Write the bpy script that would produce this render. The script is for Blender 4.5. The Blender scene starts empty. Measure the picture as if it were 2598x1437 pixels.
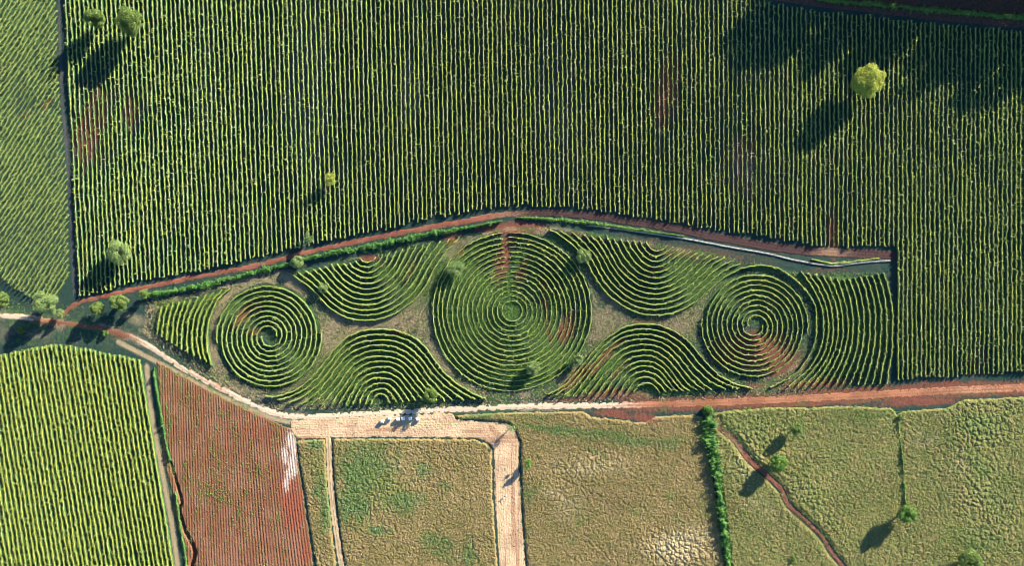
import bpy, math, random
import numpy as np
C = bpy.context.scene
COL = C.collection

# ------------------------------------------------------------------ camera, light, exposure
S = 0.16                       # metres per photograph pixel on the ground
CX, CY = 1299.0, 718.5
CAM_H = 326.0
cam_d = bpy.data.cameras.new('camera')
cam = bpy.data.objects.new('camera', cam_d); COL.objects.link(cam)
cam.location = (0, 0, CAM_H)
cam_d.sensor_width = 36.0
cam_d.lens = 18.0 / (CX * S / CAM_H)
cam_d.clip_start = 1.0
cam_d.clip_end = 20000.0
C.camera = cam

SUN_EL, SUN_AZ = math.radians(19.0), math.radians(45.0)     # azimuth clockwise from +Y
world = bpy.data.worlds.new('World'); C.world = world
world.use_nodes = True
wn = world.node_tree
sky = wn.nodes.new('ShaderNodeTexSky')
sky.sky_type = 'NISHITA'; sky.sun_disc = False
sky.sun_elevation = SUN_EL; sky.sun_rotation = SUN_AZ
sky.air_density = 1.0; sky.dust_density = 0.0; sky.ozone_density = 4.0
bg = wn.nodes['Background']
wn.links.new(sky.outputs['Color'], bg.inputs['Color'])
bg.inputs['Strength'].default_value = 0.068
from mathutils import Vector
sd = Vector((math.sin(SUN_AZ) * math.cos(SUN_EL), math.cos(SUN_AZ) * math.cos(SUN_EL), math.sin(SUN_EL)))
sun_d = bpy.data.lights.new('sun', 'SUN')
sun_d.energy = 5.0; sun_d.angle = math.radians(0.5); sun_d.color = (1.0, 0.87, 0.66)
sun = bpy.data.objects.new('sun', sun_d); COL.objects.link(sun)
sun.rotation_euler = sd.to_track_quat('Z', 'Y').to_euler()
sun.location = (200, 200, 200)
C.view_settings.view_transform = 'Standard'
C.view_settings.look = 'None'
C.view_settings.exposure = 2.6
C.view_settings.gamma = 1.0
C.cycles.filter_width = 0.9
C.cycles.max_bounces = 5
C.cycles.diffuse_bounces = 2
C.cycles.transparent_max_bounces = 4

# ------------------------------------------------------------------ numpy helpers
def lin(a): return np.asarray(a, dtype=np.float64)
def W(p, z=0.0):
    """photograph pixel(s) -> world x,y of the thing standing at that pixel with height z of what is seen"""
    p = lin(p); k = (CAM_H - z) / CAM_H
    return np.stack([(p[..., 0] - CX) * S * k, (CY - p[..., 1]) * S * k], -1)
def sstep(a, b, x):
    t = np.clip((x - a) / (b - a), 0, 1); return t * t * (3 - 2 * t)
def _hash(ix, iy, seed):
    h = (ix.astype(np.int64) * 374761393 + iy.astype(np.int64) * 668265263 + seed * 1442695041) & 0xffffffff
    h = ((h ^ (h >> 13)) * 1274126177) & 0xffffffff
    h = ((h ^ (h >> 16)) * 2246822519) & 0xffffffff
    return ((h ^ (h >> 15)) & 0xffffff) / float(0xffffff)
def noise(x, y, seed=0):
    ix, iy = np.floor(x), np.floor(y); fx, fy = x - ix, y - iy
    ux, uy = fx * fx * (3 - 2 * fx), fy * fy * (3 - 2 * fy)
    a = _hash(ix, iy, seed); b = _hash(ix + 1, iy, seed); c = _hash(ix, iy + 1, seed); d = _hash(ix + 1, iy + 1, seed)
    return (a + (b - a) * ux) * (1 - uy) + (c + (d - c) * ux) * uy
def fbm(x, y, o=3, seed=0):
    s = 0; amp = 1.0; t = 0
    for i in range(o):
        s = s + amp * noise(x * 2 ** i + 13.7 * i, y * 2 ** i - 7.1 * i, seed + i); t += amp; amp *= 0.5
    return s / t
def worley(x, y, seed=0):
    ix, iy = np.floor(x), np.floor(y)
    f1 = np.full(x.shape, 9.0); f2 = np.full(x.shape, 9.0); idv = np.zeros(x.shape)
    for dx in (-1, 0, 1):
        for dy in (-1, 0, 1):
            cx, cy = ix + dx, iy + dy
            px = cx + _hash(cx, cy, seed); py = cy + _hash(cx, cy, seed + 91)
            d = np.hypot(px - x, py - y); h = _hash(cx, cy, seed + 55)
            n = d < f1
            f2 = np.where(n, f1, np.minimum(f2, d)); idv = np.where(n, h, idv); f1 = np.where(n, d, f1)
    return f1, f2, idv
def poly_sd(P, x, y):
    """signed distance to a polygon, positive inside"""
    P = lin(P); d = np.full(x.shape, 1e9); ins = np.zeros(x.shape, bool)
    for i in range(len(P)):
        a, b = P[i], P[(i + 1) % len(P)]
        ab = b - a; L = ab @ ab + 1e-12
        t = np.clip(((x - a[0]) * ab[0] + (y - a[1]) * ab[1]) / L, 0, 1)
        d = np.minimum(d, np.hypot(x - a[0] - t * ab[0], y - a[1] - t * ab[1]))
        c = ((a[1] > y) != (b[1] > y))
        with np.errstate(divide='ignore', invalid='ignore'):
            xi = (b[0] - a[0]) * (y - a[1]) / (b[1] - a[1] + 1e-12) + a[0]
        ins ^= c & (x < xi)
    return np.where(ins, d, -d)
def line_d(P, x, y):
    """distance to polyline and the fraction of its length at the nearest point and the signed side"""
    P = lin(P); seg = np.hypot(*np.diff(P, axis=0).T); cum = np.concatenate([[0], np.cumsum(seg)])
    d = np.full(x.shape, 1e9); f = np.zeros(x.shape); sg = np.zeros(x.shape)
    for i in range(len(P) - 1):
        a, b = P[i], P[i + 1]; ab = b - a; L = ab @ ab + 1e-12
        t = np.clip(((x - a[0]) * ab[0] + (y - a[1]) * ab[1]) / L, 0, 1)
        ex, ey = x - a[0] - t * ab[0], y - a[1] - t * ab[1]
        dd = np.hypot(ex, ey); n = dd < d
        d = np.where(n, dd, d); f = np.where(n, (cum[i] + t * seg[i]) / cum[-1], f)
        sg = np.where(n, np.sign(ab[0] * ey - ab[1] * ex), sg)
    return d, f, sg
def smooth(P, n=None, ds=None):
    """Catmull-Rom through P, resampled evenly"""
    P = lin(P); Q = np.vstack([2 * P[0] - P[1], P, 2 * P[-1] - P[-2]]); out = []
    for i in range(1, len(Q) - 2):
        t = np.linspace(0, 1, 14, endpoint=False)[:, None]
        p0, p1, p2, p3 = Q[i - 1], Q[i], Q[i + 1], Q[i + 2]
        out.append(0.5 * (2 * p1 + (p2 - p0) * t + (2 * p0 - 5 * p1 + 4 * p2 - p3) * t ** 2 + (3 * p1 - p0 - 3 * p2 + p3) * t ** 3))
    out.append(P[-1:]); return resample(np.vstack(out), n, ds)
def resample(P, n=None, ds=None):
    seg = np.hypot(*np.diff(P, axis=0).T); cum = np.concatenate([[0], np.cumsum(seg)])
    if n is None: n = max(3, int(cum[-1] / ds) + 1)
    t = np.linspace(0, cum[-1], n)
    return np.stack([np.interp(t, cum, P[:, 0]), np.interp(t, cum, P[:, 1])], -1)
def zoomp(box, width, pts):
    """points read off an enlargement of the photograph -> photograph pixels"""
    k = width / (box[2] - box[0]); p = lin(pts)
    return p / k + lin(box[:2])

# ------------------------------------------------------------------ object helpers
def mesh_obj(name, V, F, mat, parent=None, loc=(0, 0, 0), smooth_shade=False, attrs=None, core=None):
    """one mesh object; F is an (m,4) or (m,3) array, or a list of such arrays"""
    me = bpy.data.meshes.new(name)
    Fs = F if isinstance(F, list) else [F]
    Fs = [np.asarray(f, dtype=np.int32) for f in Fs if len(f)]
    V = np.asarray(V, dtype=np.float32)
    me.vertices.add(len(V)); me.vertices.foreach_set('co', V.ravel())
    loops = np.concatenate([f.ravel() for f in Fs]); tot = np.concatenate([np.full(len(f), f.shape[1], np.int32) for f in Fs])
    st = np.concatenate([[0], np.cumsum(tot)[:-1]]).astype(np.int32)
    me.loops.add(len(loops)); me.loops.foreach_set('vertex_index', loops)
    me.polygons.add(len(tot)); me.polygons.foreach_set('loop_start', st); me.polygons.foreach_set('loop_total', tot)
    if smooth_shade: me.polygons.foreach_set('use_smooth', np.ones(len(tot), bool))
    for k, a in (attrs or {}).items():
        at = me.attributes.new(k, 'FLOAT_COLOR', 'POINT')
        c = np.ones((len(V), 4), np.float32); c[:, :a.shape[1]] = a; at.data.foreach_set('color', c.ravel())
    me.update(calc_edges=True); me.validate()
    if mat: me.materials.append(mat)
    if core:            # the first face array is old wood and inner leaves; lit roof, shaded sides put into colour
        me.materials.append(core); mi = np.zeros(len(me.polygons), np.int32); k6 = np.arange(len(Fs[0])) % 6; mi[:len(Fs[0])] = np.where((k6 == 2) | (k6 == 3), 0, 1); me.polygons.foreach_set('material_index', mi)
    o = bpy.data.objects.new(name, me); COL.objects.link(o)
    o.location = loc
    if parent: o.parent = parent
    return o
def tag(o, label=None, cat=None, group=None, kind=None):
    if label: o['label'] = label
    if cat: o['category'] = cat
    if group: o['group'] = group
    if kind: o['kind'] = kind
    return o
def empty(name, loc, rz=0):
    o = bpy.data.objects.new(name, None); COL.objects.link(o)
    o.location = loc; o.rotation_euler = (0, 0, rz); o.empty_display_size = 0.5
    return o

# ------------------------------------------------------------------ materials
def new_mat(name):
    m = bpy.data.materials.new(name); m.use_nodes = True
    nt = m.node_tree; return m, nt, nt.nodes['Principled BSDF']
def nd(nt, t, **k):
    n = nt.nodes.new(t)
    for a, b in k.items(): setattr(n, a, b)
    return n
def mixc(nt, fac, a, b):
    n = nd(nt, 'ShaderNodeMix', data_type='RGBA')
    for s, v in ((0, fac), (6, a), (7, b)):
        if hasattr(v, 'links') or isinstance(v, bpy.types.NodeSocket): nt.links.new(v, n.inputs[s])
        elif s == 0: n.inputs[0].default_value = v
        else: n.inputs[s].default_value = (*v, 1)
    return n.outputs[2]
def mth(nt, op, a, b=None, c=None):
    n = nd(nt, 'ShaderNodeMath', operation=op)
    for i, v in enumerate((a, b, c)):
        if v is None: continue
        if isinstance(v, bpy.types.NodeSocket): nt.links.new(v, n.inputs[i])
        else: n.inputs[i].default_value = v
    return n.outputs[0]
def noise_node(nt, scale, detail=3, stretch=None):
    g = nd(nt, 'ShaderNodeNewGeometry'); out = g.outputs['Position']
    if stretch:
        mp = nd(nt, 'ShaderNodeMapping'); nt.links.new(out, mp.inputs[0])
        mp.inputs['Rotation'].default_value = (0, 0, stretch[0]); mp.inputs['Scale'].default_value = (stretch[1], stretch[2], 1)
        out = mp.outputs[0]
    n = nd(nt, 'ShaderNodeTexNoise'); n.inputs['Scale'].default_value = scale; n.inputs['Detail'].default_value = detail
    nt.links.new(out, n.inputs['Vector']); return n.outputs['Fac']
def ramp01(nt, v, a, b):
    n = nd(nt, 'ShaderNodeMapRange', interpolation_type='SMOOTHSTEP')
    nt.links.new(v, n.inputs[0]); n.inputs[1].default_value = a; n.inputs[2].default_value = b
    return n.outputs[0]
def ground_mat(name, c0, c1, c2, c3, c4=None, var=0.5, fine=2.2, bump=0.4, edge=0.55, c0b=None):
    """base colour c0 (patched with c0b) with c1,c2,c3 laid in where the zone attribute's r,g,b say, c4 by zone2.r; edges broken by noise"""
    m, nt, b = new_mat(name)
    at = nd(nt, 'ShaderNodeAttribute', attribute_name='zone')
    sp = nd(nt, 'ShaderNodeSeparateColor'); nt.links.new(at.outputs['Color'], sp.inputs[0])
    n1 = noise_node(nt, 0.9, 4); n2 = noise_node(nt, fine, 3); n3 = noise_node(nt, 0.12, 3)
    col = mixc(nt, ramp01(nt, n3, 0.42, 0.6), c0, c0b or tuple(v * 1.35 for v in c0))
    for k, c in ((0, c1), (1, c2), (2, c3)):
        f = mth(nt, 'ADD', sp.outputs[k], mth(nt, 'MULTIPLY', mth(nt, 'SUBTRACT', n1 if k != 1 else n2, 0.5), edge * 2))
        col = mixc(nt, mth(nt, 'MULTIPLY', ramp01(nt, f, 0.3, 0.75), ramp01(nt, sp.outputs[k], 0.02, 0.2)), col, c)
    if c4:
        a2 = nd(nt, 'ShaderNodeAttribute', attribute_name='zone2')
        s2 = nd(nt, 'ShaderNodeSeparateColor'); nt.links.new(a2.outputs['Color'], s2.inputs[0])
        f = mth(nt, 'ADD', s2.outputs[0], mth(nt, 'MULTIPLY', mth(nt, 'SUBTRACT', n2, 0.5), edge * 1.6))
        col = mixc(nt, mth(nt, 'MULTIPLY', ramp01(nt, f, 0.3, 0.75), ramp01(nt, s2.outputs[0], 0.02, 0.2)), col, c4)
    v = mth(nt, 'ADD', 1 - var / 2, mth(nt, 'MULTIPLY', noise_node(nt, fine * 2.2, 2), var))
    hv = nd(nt, 'ShaderNodeHueSaturation'); nt.links.new(col, hv.inputs['Color']); nt.links.new(v, hv.inputs['Value'])
    nt.links.new(hv.outputs[0], b.inputs['Base Color'])
    b.inputs['Roughness'].default_value = 0.95; b.inputs['Specular IOR Level'].default_value = 0.05
    if bump:
        bp = nd(nt, 'ShaderNodeBump'); bp.inputs['Strength'].default_value = bump; bp.inputs['Distance'].default_value = 0.3
        nt.links.new(n2, bp.inputs['Height']); nt.links.new(bp.outputs[0], b.inputs['Normal'])
    return m
def leaf_mat(name, dark, light, scale=0.5, trans=0.3, patch=None, fine=6.0):
    m, nt, b = new_mat(name)
    col = mixc(nt, ramp01(nt, noise_node(nt, fine, 2), 0.35, 0.65), dark, light)
    if patch: col = mixc(nt, ramp01(nt, noise_node(nt, scale, 3), 0.45, 0.68), col, patch)
    nt.links.new(col, b.inputs['Base Color']); b.inputs['Roughness'].default_value = 0.6
    b.inputs['Specular IOR Level'].default_value = 0.15
    tr = nd(nt, 'ShaderNodeBsdfTranslucent'); nt.links.new(col, tr.inputs[0])
    mx = nd(nt, 'ShaderNodeMixShader'); mx.inputs[0].default_value = trans
    nt.links.new(b.outputs[0], mx.inputs[1]); nt.links.new(tr.outputs[0], mx.inputs[2])
    nt.links.new(mx.outputs[0], nt.nodes['Material Output'].inputs[0]); return m
def plain_mat(name, c, rough=0.6, var=0.2, scale=8.0, metal=0.0):
    m, nt, b = new_mat(name)
    col = mixc(nt, noise_node(nt, scale, 3), tuple(v * (1 - var) for v in c), tuple(min(1, v * (1 + var)) for v in c))
    nt.links.new(col, b.inputs['Base Color']); b.inputs['Roughness'].default_value = rough; b.inputs['Metallic'].default_value = metal
    return m

M_ground = ground_mat('ground cover', (.013, .030, .026), (.090, .036, .026), (.185, .150, .095), (.038, .072, .026), c4=(.040, .050, .060), c0b=(.020, .034, .028))  # dark teal base colour carries the shade between the upper rows
M_road = ground_mat('dirt road', (.150, .068, .040), (.33, .265, .20), (.085, .040, .028), (.10, .10, .045), var=0.3, fine=1.6, edge=.3)
M_track = ground_mat('red earth track', (.105, .042, .030), (.036, .022, .022), (.16, .10, .065), (.03, .05, .02), var=0.5)  # second soil colour paints the shade on the track's right half
M_plough = ground_mat('ploughed red earth', (.100, .046, .027), (.125, .042, .026), (.27, .215, .19), (.05, .085, .025), var=0.55, edge=0.6, c0b=(.118, .060, .038))
M_stubble = ground_mat('stubble', (.25, .175, .115), (.20, .125, .080), (.27, .215, .125), (.11, .10, .05), var=0.45)
M_grass = ground_mat('dry grass', (.118, .098, .042), (.050, .090, .034), (.215, .180, .105), (.088, .100, .034), c4=(.115, .052, .036), var=0.7, fine=2.6, edge=.8, c0b=(.145, .110, .052))
M_vine = leaf_mat('vine leaf', (.14, .23, .055), (.36, .38, .115), scale=0.15, trans=0.3, patch=(.27, .32, .09), fine=2.5)
M_core = leaf_mat('old shaded vine leaf', (.020, .060, .028), (.042, .100, .036), trans=0.15, fine=2.5)  # old inner leaves, darkened to paint shade on the row sides
M_cover = leaf_mat('low cover leaf', (.012, .048, .036), (.022, .075, .050), trans=0.2)  # teal of the shade between the rows put into the leaf colour
M_vine_dense = leaf_mat('dense vine leaf', (.15, .23, .035), (.36, .38, .085), scale=0.2, trans=0.35, patch=(.27, .31, .06), fine=2.5)
M_hedge = leaf_mat('hedge leaf', (.028, .090, .022), (.070, .165, .030), trans=0.25)
M_tree = leaf_mat('tree leaf', (.055, .110, .028), (.15, .210, .055), trans=0.25, fine=1.6)
M_olive = leaf_mat('olive leaf', (.085, .150, .050), (.20, .270, .105), trans=0.25, fine=1.6)
M_weed = leaf_mat('weed leaf', (.050, .13, .028), (.13, .22, .045), trans=0.25, fine=2.0)
M_bark = plain_mat('bark', (.11, .085, .06), 0.9)

# ------------------------------------------------------------------ ground: one sheet out to the horizon
def blob(px, py, cx, cy, rx, ry, rot=0):
    a = math.radians(rot); dx, dy = px - cx, py - cy
    u = (dx * math.cos(a) + dy * math.sin(a)) / rx; v = (-dx * math.sin(a) + dy * math.cos(a)) / ry
    return np.exp(-(u * u + v * v))
def blobs(px, py, L):
    m = np.zeros(px.shape)
    for b in L: m = np.maximum(m, (b[5] if len(b) > 5 else 1.0) * blob(px, py, *b[:4], b[4] if len(b) > 4 else 0))
    return m

RED_UP = [(235, 320, 55, 120, 10), (330, 280, 28, 70, 0, .8), (1690, 230, 40, 120, 8, .9), (1890, 420, 60, 110, 0, .75), (2115, 600, 22, 70, 0, 1.0),
          (860, 45, 25, 40, 0, .6), (1280, 70, 20, 60, 0, .4), (620, 930, 8, 8, 0), (2480, 910, 45, 60, 0, .6), (2480, 610, 30, 90, 0, .5), (120, 265, 30, 10, -40, .8), (60, 290, 30, 20, 0, .5), (830, 480, 14, 14, 0, .9)]
GREY_UP = [(780, 230, 70, 260, 0), (520, 200, 40, 260, 0, .6), (1040, 230, 40, 120, 0, .8), (1420, 300, 120, 330, 0, .55), (1900, 430, 120, 100, 0, .5)]
RED_PAT = [(1300, 580, 110, 22, 0), (1275, 660, 26, 90, 15), (1325, 690, 20, 50, 20), (1390, 790, 14, 110, -8, 1.), (1440, 830, 30, 60, 20, .9), (1460, 960, 70, 24, -40, 1.), (1490, 985, 30, 20, 0, .9),
           (615, 800, 16, 60, 40, 1.), (640, 845, 30, 14, 0, .8), (660, 780, 20, 40, 50, .7), (1915, 890, 130, 62, 0, 1.), (1990, 930, 80, 50, -20, .8), (1930, 985, 60, 16, 0, 1.), (2060, 975, 130, 16, -4, 1.),
           (1640, 815, 70, 10, 0, .9), (1700, 850, 60, 12, 35, .7), (1540, 900, 90, 14, -42, .8), (1500, 940, 70, 14, -42, .8), (1560, 1000, 130, 16, 0, 1.), (1570, 940, 80, 14, -45, .6),
           (1010, 843, 34, 8, 0, 1.), (940, 655, 36, 12, 0, .9), (1040, 690, 16, 60, 25, .6), (1150, 610, 30, 30, 0, .8), (1160, 650, 16, 60, 35, .7), (1740, 640, 330, 38, 8, .52), (1480, 600, 120, 20, 10, .5), (2090, 690, 150, 22, -5, .45),
           (980, 720, 30, 14, -20, .5), (1660, 690, 60, 20, -20, .5), (1650, 870, 90, 20, 0, .45), (1900, 650, 60, 20, 0, .4)]
STRAW_PAT = [(860, 860, 70, 70, 0), (900, 830, 100, 26, 25), (830, 940, 22, 90, 20), (770, 1000, 80, 22, -25), (560, 790, 16, 90, 14), (610, 730, 60, 18, -25), (700, 715, 60, 12, 0, .8), (740, 720, 60, 30, 30, .9),
             (1030, 830, 70, 50, -35, 1.), (1000, 800, 70, 16, -25, .9), (1120, 920, 16, 90, -32, .9), (1180, 985, 70, 18, 25, .8), (1090, 690, 14, 90, 25, .7), (1530, 830, 40, 60, 0, .75), (1560, 790, 30, 40, 0, .55), (1750, 815, 80, 30, -35, .75), (1700, 845, 60, 30, 0, .6),
             (545, 900, 40, 70, -15, .7), (600, 980, 90, 40, 25, .6), (690, 1015, 80, 16, 10, .5), (345, 810, 50, 25, 20, .55), (430, 780, 60, 24, -10, .6), (380, 850, 60, 10, 30, .6), (2010, 930, 50, 40, -40, .5),
             (480, 760, 80, 10, -14, .6), (620, 955, 30, 20, 0, .5)]
GREEN_PAT = [(1180, 840, 60, 150, 0, .7), (1260, 930, 110, 40, 0, .8), (1300, 790, 40, 40, 0, .9), (1400, 800, 9, 60, -6, 1.2), (1160, 690, 60, 60, 0, .8), (1230, 730, 60, 70, 0, .7), (1390, 920, 60, 40, 0, .7), (840, 950, 60, 30, -40, .7), (1000, 1022, 230, 8, 0, .7),
             (1480, 985, 60, 18, -20, .8), (980, 690, 50, 20, 0, .5), (1060, 740, 50, 30, -30, .7), (1700, 1000, 70, 10, 0, .8), (1000, 1000, 30, 20, 0, .8), (60, 870, 120, 16, 0, .5), (30, 800, 60, 22, 0, .7), (60, 825, 80, 14, 0, .6), (430, 770, 60, 14, 0, .5), (1660, 985, 30, 12, 0, .9)]
RED_LOW = [(1560, 1052, 60, 14, 5, 1.), (1640, 1062, 60, 12, 12, 1.), (1780, 1030, 120, 8, 0, 1.), (2050, 1022, 250, 9, -2, 1.), (2330, 1020, 120, 14, -3, 1.), (2480, 998, 140, 8, -3, .8), (2400, 975, 200, 10, -2, .8), (1470, 1015, 120, 7, 0, .8), (2150, 992, 200, 8, -2, 1.),
           (110, 815, 90, 14, 8, .8), (300, 850, 60, 20, 15, .6), (2400, 20, 400, 40, 6, .45), (2000, -10, 200, 20, 6, .4)]
WAVES = []            # filled below with the outlines of the planted patches
def planted(px, py):
    m = np.zeros(px.shape)
    for cx, cy, r in ((681.4, 854.1, 134), (1299, 790, 203), (1916.8, 826.7, 136)): m = np.maximum(m, sstep(r + 3, r - 3, np.hypot(px - cx, py - cy)))
    for w in WAVES: m = np.maximum(m, sstep(-4, 3, poly_sd(w, px, py)))
    return m
UP_POLY = [(161, -80), (2700, -80), (2700, 955), (2290, 972), (2275, 640), (2140, 630), (2020, 616), (1870, 595), (1570, 548), (1400, 530), (1200, 538), (1000, 580), (820, 620), (660, 660), (500, 694), (350, 720), (199, 762)]
UP_EDGE_TOP = [(1948, -2), (2083, 18), (2217, 32), (2352, 49), (2588, 70), (2720, 86)]
ZB = ((700, 560, 1180, 920), 1900); ZC = ((660, 800, 1260, 1060), 2576); ZE = ((1360, 560, 1900, 860), 1462)
ZF = ((1380, 800, 1940, 1060), 1468); ZG = ((1760, 640, 2300, 1020), 1154); ZA = ((380, 700, 860, 1060), 1900)
UL = {0: [(150, 540), (230, 590), (330, 665), (420, 755), (500, 845), (600, 920), (720, 978), (880, 1003), (1040, 990), (1180, 940), (1300, 865), (1410, 770), (1500, 650), (1565, 520), (1640, 400), (1735, 280), (1840, 165)],
      3: [(375, 495), (460, 570), (550, 680), (650, 770), (760, 828), (900, 850), (1040, 828), (1170, 760), (1280, 660), (1370, 530), (1450, 390), (1550, 225)],
      6: [(550, 445), (620, 530), (690, 600), (790, 660), (900, 690), (1010, 675), (1110, 625), (1190, 540), (1250, 440), (1300, 340), (1340, 265)],
      9: [(740, 425), (780, 470), (830, 500), (900, 520), (970, 512), (1030, 475), (1090, 420), (1140, 320)],
      11: [(845, 385), (870, 410), (920, 420), (965, 405), (1000, 370)]}
LL = {0: [(55, 890), (200, 885), (330, 845), (450, 775), (560, 685), (650, 570), (740, 460), (830, 350), (940, 250), (1080, 185), (1230, 158), (1400, 160), (1550, 190), (1700, 265), (1820, 380), (1920, 520), (2020, 640), (2140, 745), (2290, 840), (2460, 915)],
      3: [(450, 980), (560, 900), (660, 800), (750, 690), (840, 560), (950, 440), (1080, 365), (1230, 335), (1400, 335), (1550, 385), (1680, 480), (1780, 600), (1870, 720), (1970, 820), (2095, 930)],
      6: [(780, 970), (850, 860), (930, 750), (1000, 650), (1080, 580), (1180, 525), (1320, 505), (1450, 525), (1560, 590), (1640, 690), (1720, 780), (1800, 870), (1840, 930)],
      9: [(1010, 965), (1060, 850), (1120, 760), (1200, 705), (1320, 685), (1420, 705), (1500, 770), (1560, 850), (1620, 945)],
      12: [(1210, 970), (1230, 910), (1280, 870), (1340, 870), (1380, 905), (1415, 950)]}
UR = {0: [(95, 60), (180, 110), (250, 165), (310, 225), (365, 310), (420, 410), (500, 510), (580, 575), (680, 625), (800, 650), (920, 640), (1040, 595), (1130, 530), (1220, 450), (1310, 380), (1400, 335), (1462, 315)],
      3: [(330, 95), (390, 160), (450, 240), (510, 350), (580, 440), (680, 510), (800, 540), (920, 525), (1030, 470), (1110, 400), (1180, 335), (1240, 285), (1300, 255)],
      6: [(490, 115), (530, 190), (580, 280), (650, 360), (730, 415), (820, 433), (910, 415), (990, 360), (1060, 300), (1110, 255), (1150, 228)],
      9: [(630, 135), (660, 190), (700, 250), (750, 295), (820, 319), (890, 300), (950, 255), (1020, 203)],
      12: [(757, 145), (780, 180), (820, 208), (865, 200), (900, 170)]}
LR = {0: [(25, 530), (120, 480), (200, 400), (290, 290), (360, 210), (440, 140), (530, 85), (640, 60), (760, 68), (870, 110), (970, 185), (1050, 280), (1130, 370), (1220, 435), (1310, 470), (1390, 488)],
      3: [(195, 535), (270, 440), (340, 350), (420, 260), (510, 195), (610, 165), (720, 165), (820, 205), (900, 280), (980, 380), (1050, 450), (1115, 497)],
      6: [(350, 525), (420, 430), (490, 360), (560, 300), (630, 275), (710, 272), (780, 305), (840, 360), (890, 430), (930, 480), (970, 503)],
      9: [(500, 520), (550, 440), (610, 390), (680, 378), (750, 400), (800, 450), (850, 508)],
      11: [(600, 510), (630, 470), (680, 452), (730, 470), (770, 515)]}
RR = {0: [(585, 105), (640, 180), (685, 270), (705, 370), (700, 480), (670, 570), (620, 640), (520, 728)],
      6: [(815, 148), (840, 220), (860, 320), (864, 430), (850, 530), (815, 630), (775, 715)],
      13: [(1030, 115), (1060, 200), (1078, 310), (1080, 420), (1075, 540), (1060, 640), (1050, 715)]}
SL = {0: [(120, 300), (90, 400), (75, 500), (65, 590)], 5: [(405, 240), (365, 340), (335, 440), (320, 540), (315, 650), (315, 740)],
      10: [(800, 125), (700, 220), (630, 330), (590, 450), (570, 580), (570, 700), (590, 810), (625, 905)]}
for keys, Z in ((UL, ZB), (LL, ZC), (UR, ZE), (LR, ZF)): WAVES.append(resample(zoomp(*Z, keys[0]), n=24))
WAVES.append(zoomp(*ZG, [RR[0][i] for i in range(8)] + [RR[13][i] for i in range(6, -1, -1)])); WAVES.append(zoomp(*ZA, SL[0] + SL[10][::-1]))
PLOUGH = [(398, 918), (440, 940), (500, 975), (560, 1006), (640, 1046), (700, 1072), (742, 1090), (752, 1113), (758, 1180), (768, 1250), (782, 1340), (800, 1470), (476, 1470), (470, 1437), (474, 1398), (452, 1344), (440, 1292), (442, 1270), (428, 1215), (414, 1170), (410, 1100), (404, 1010)]
GULLY = smooth([(424, 1130), (434, 1176), (447, 1222), (461, 1276), (455, 1294), (468, 1344), (493, 1398), (486, 1437), (492, 1475)], ds=4)
GARDEN = [(390, 765), (560, 730), (740, 690), (1000, 630), (1280, 575), (1420, 575), (1800, 640), (2020, 690), (2240, 690), (2250, 980), (1900, 1000), (1400, 1010), (1200, 1018), (760, 1040), (560, 970), (385, 840)]
ROAD = smooth([(-60, 797), (0, 801), (70, 806), (130, 815), (220, 828), (300, 845), (355, 866), (410, 900), (480, 945), (560, 987), (630, 1022), (690, 1047), (740, 1057), (800, 1059), (900, 1054), (1000, 1048), (1150, 1040), (1300, 1033), (1450, 1031), (1600, 1029), (1800, 1023), (2000, 1014), (2200, 1004), (2400, 993), (2598, 985), (2720, 980)], ds=12)
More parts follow.
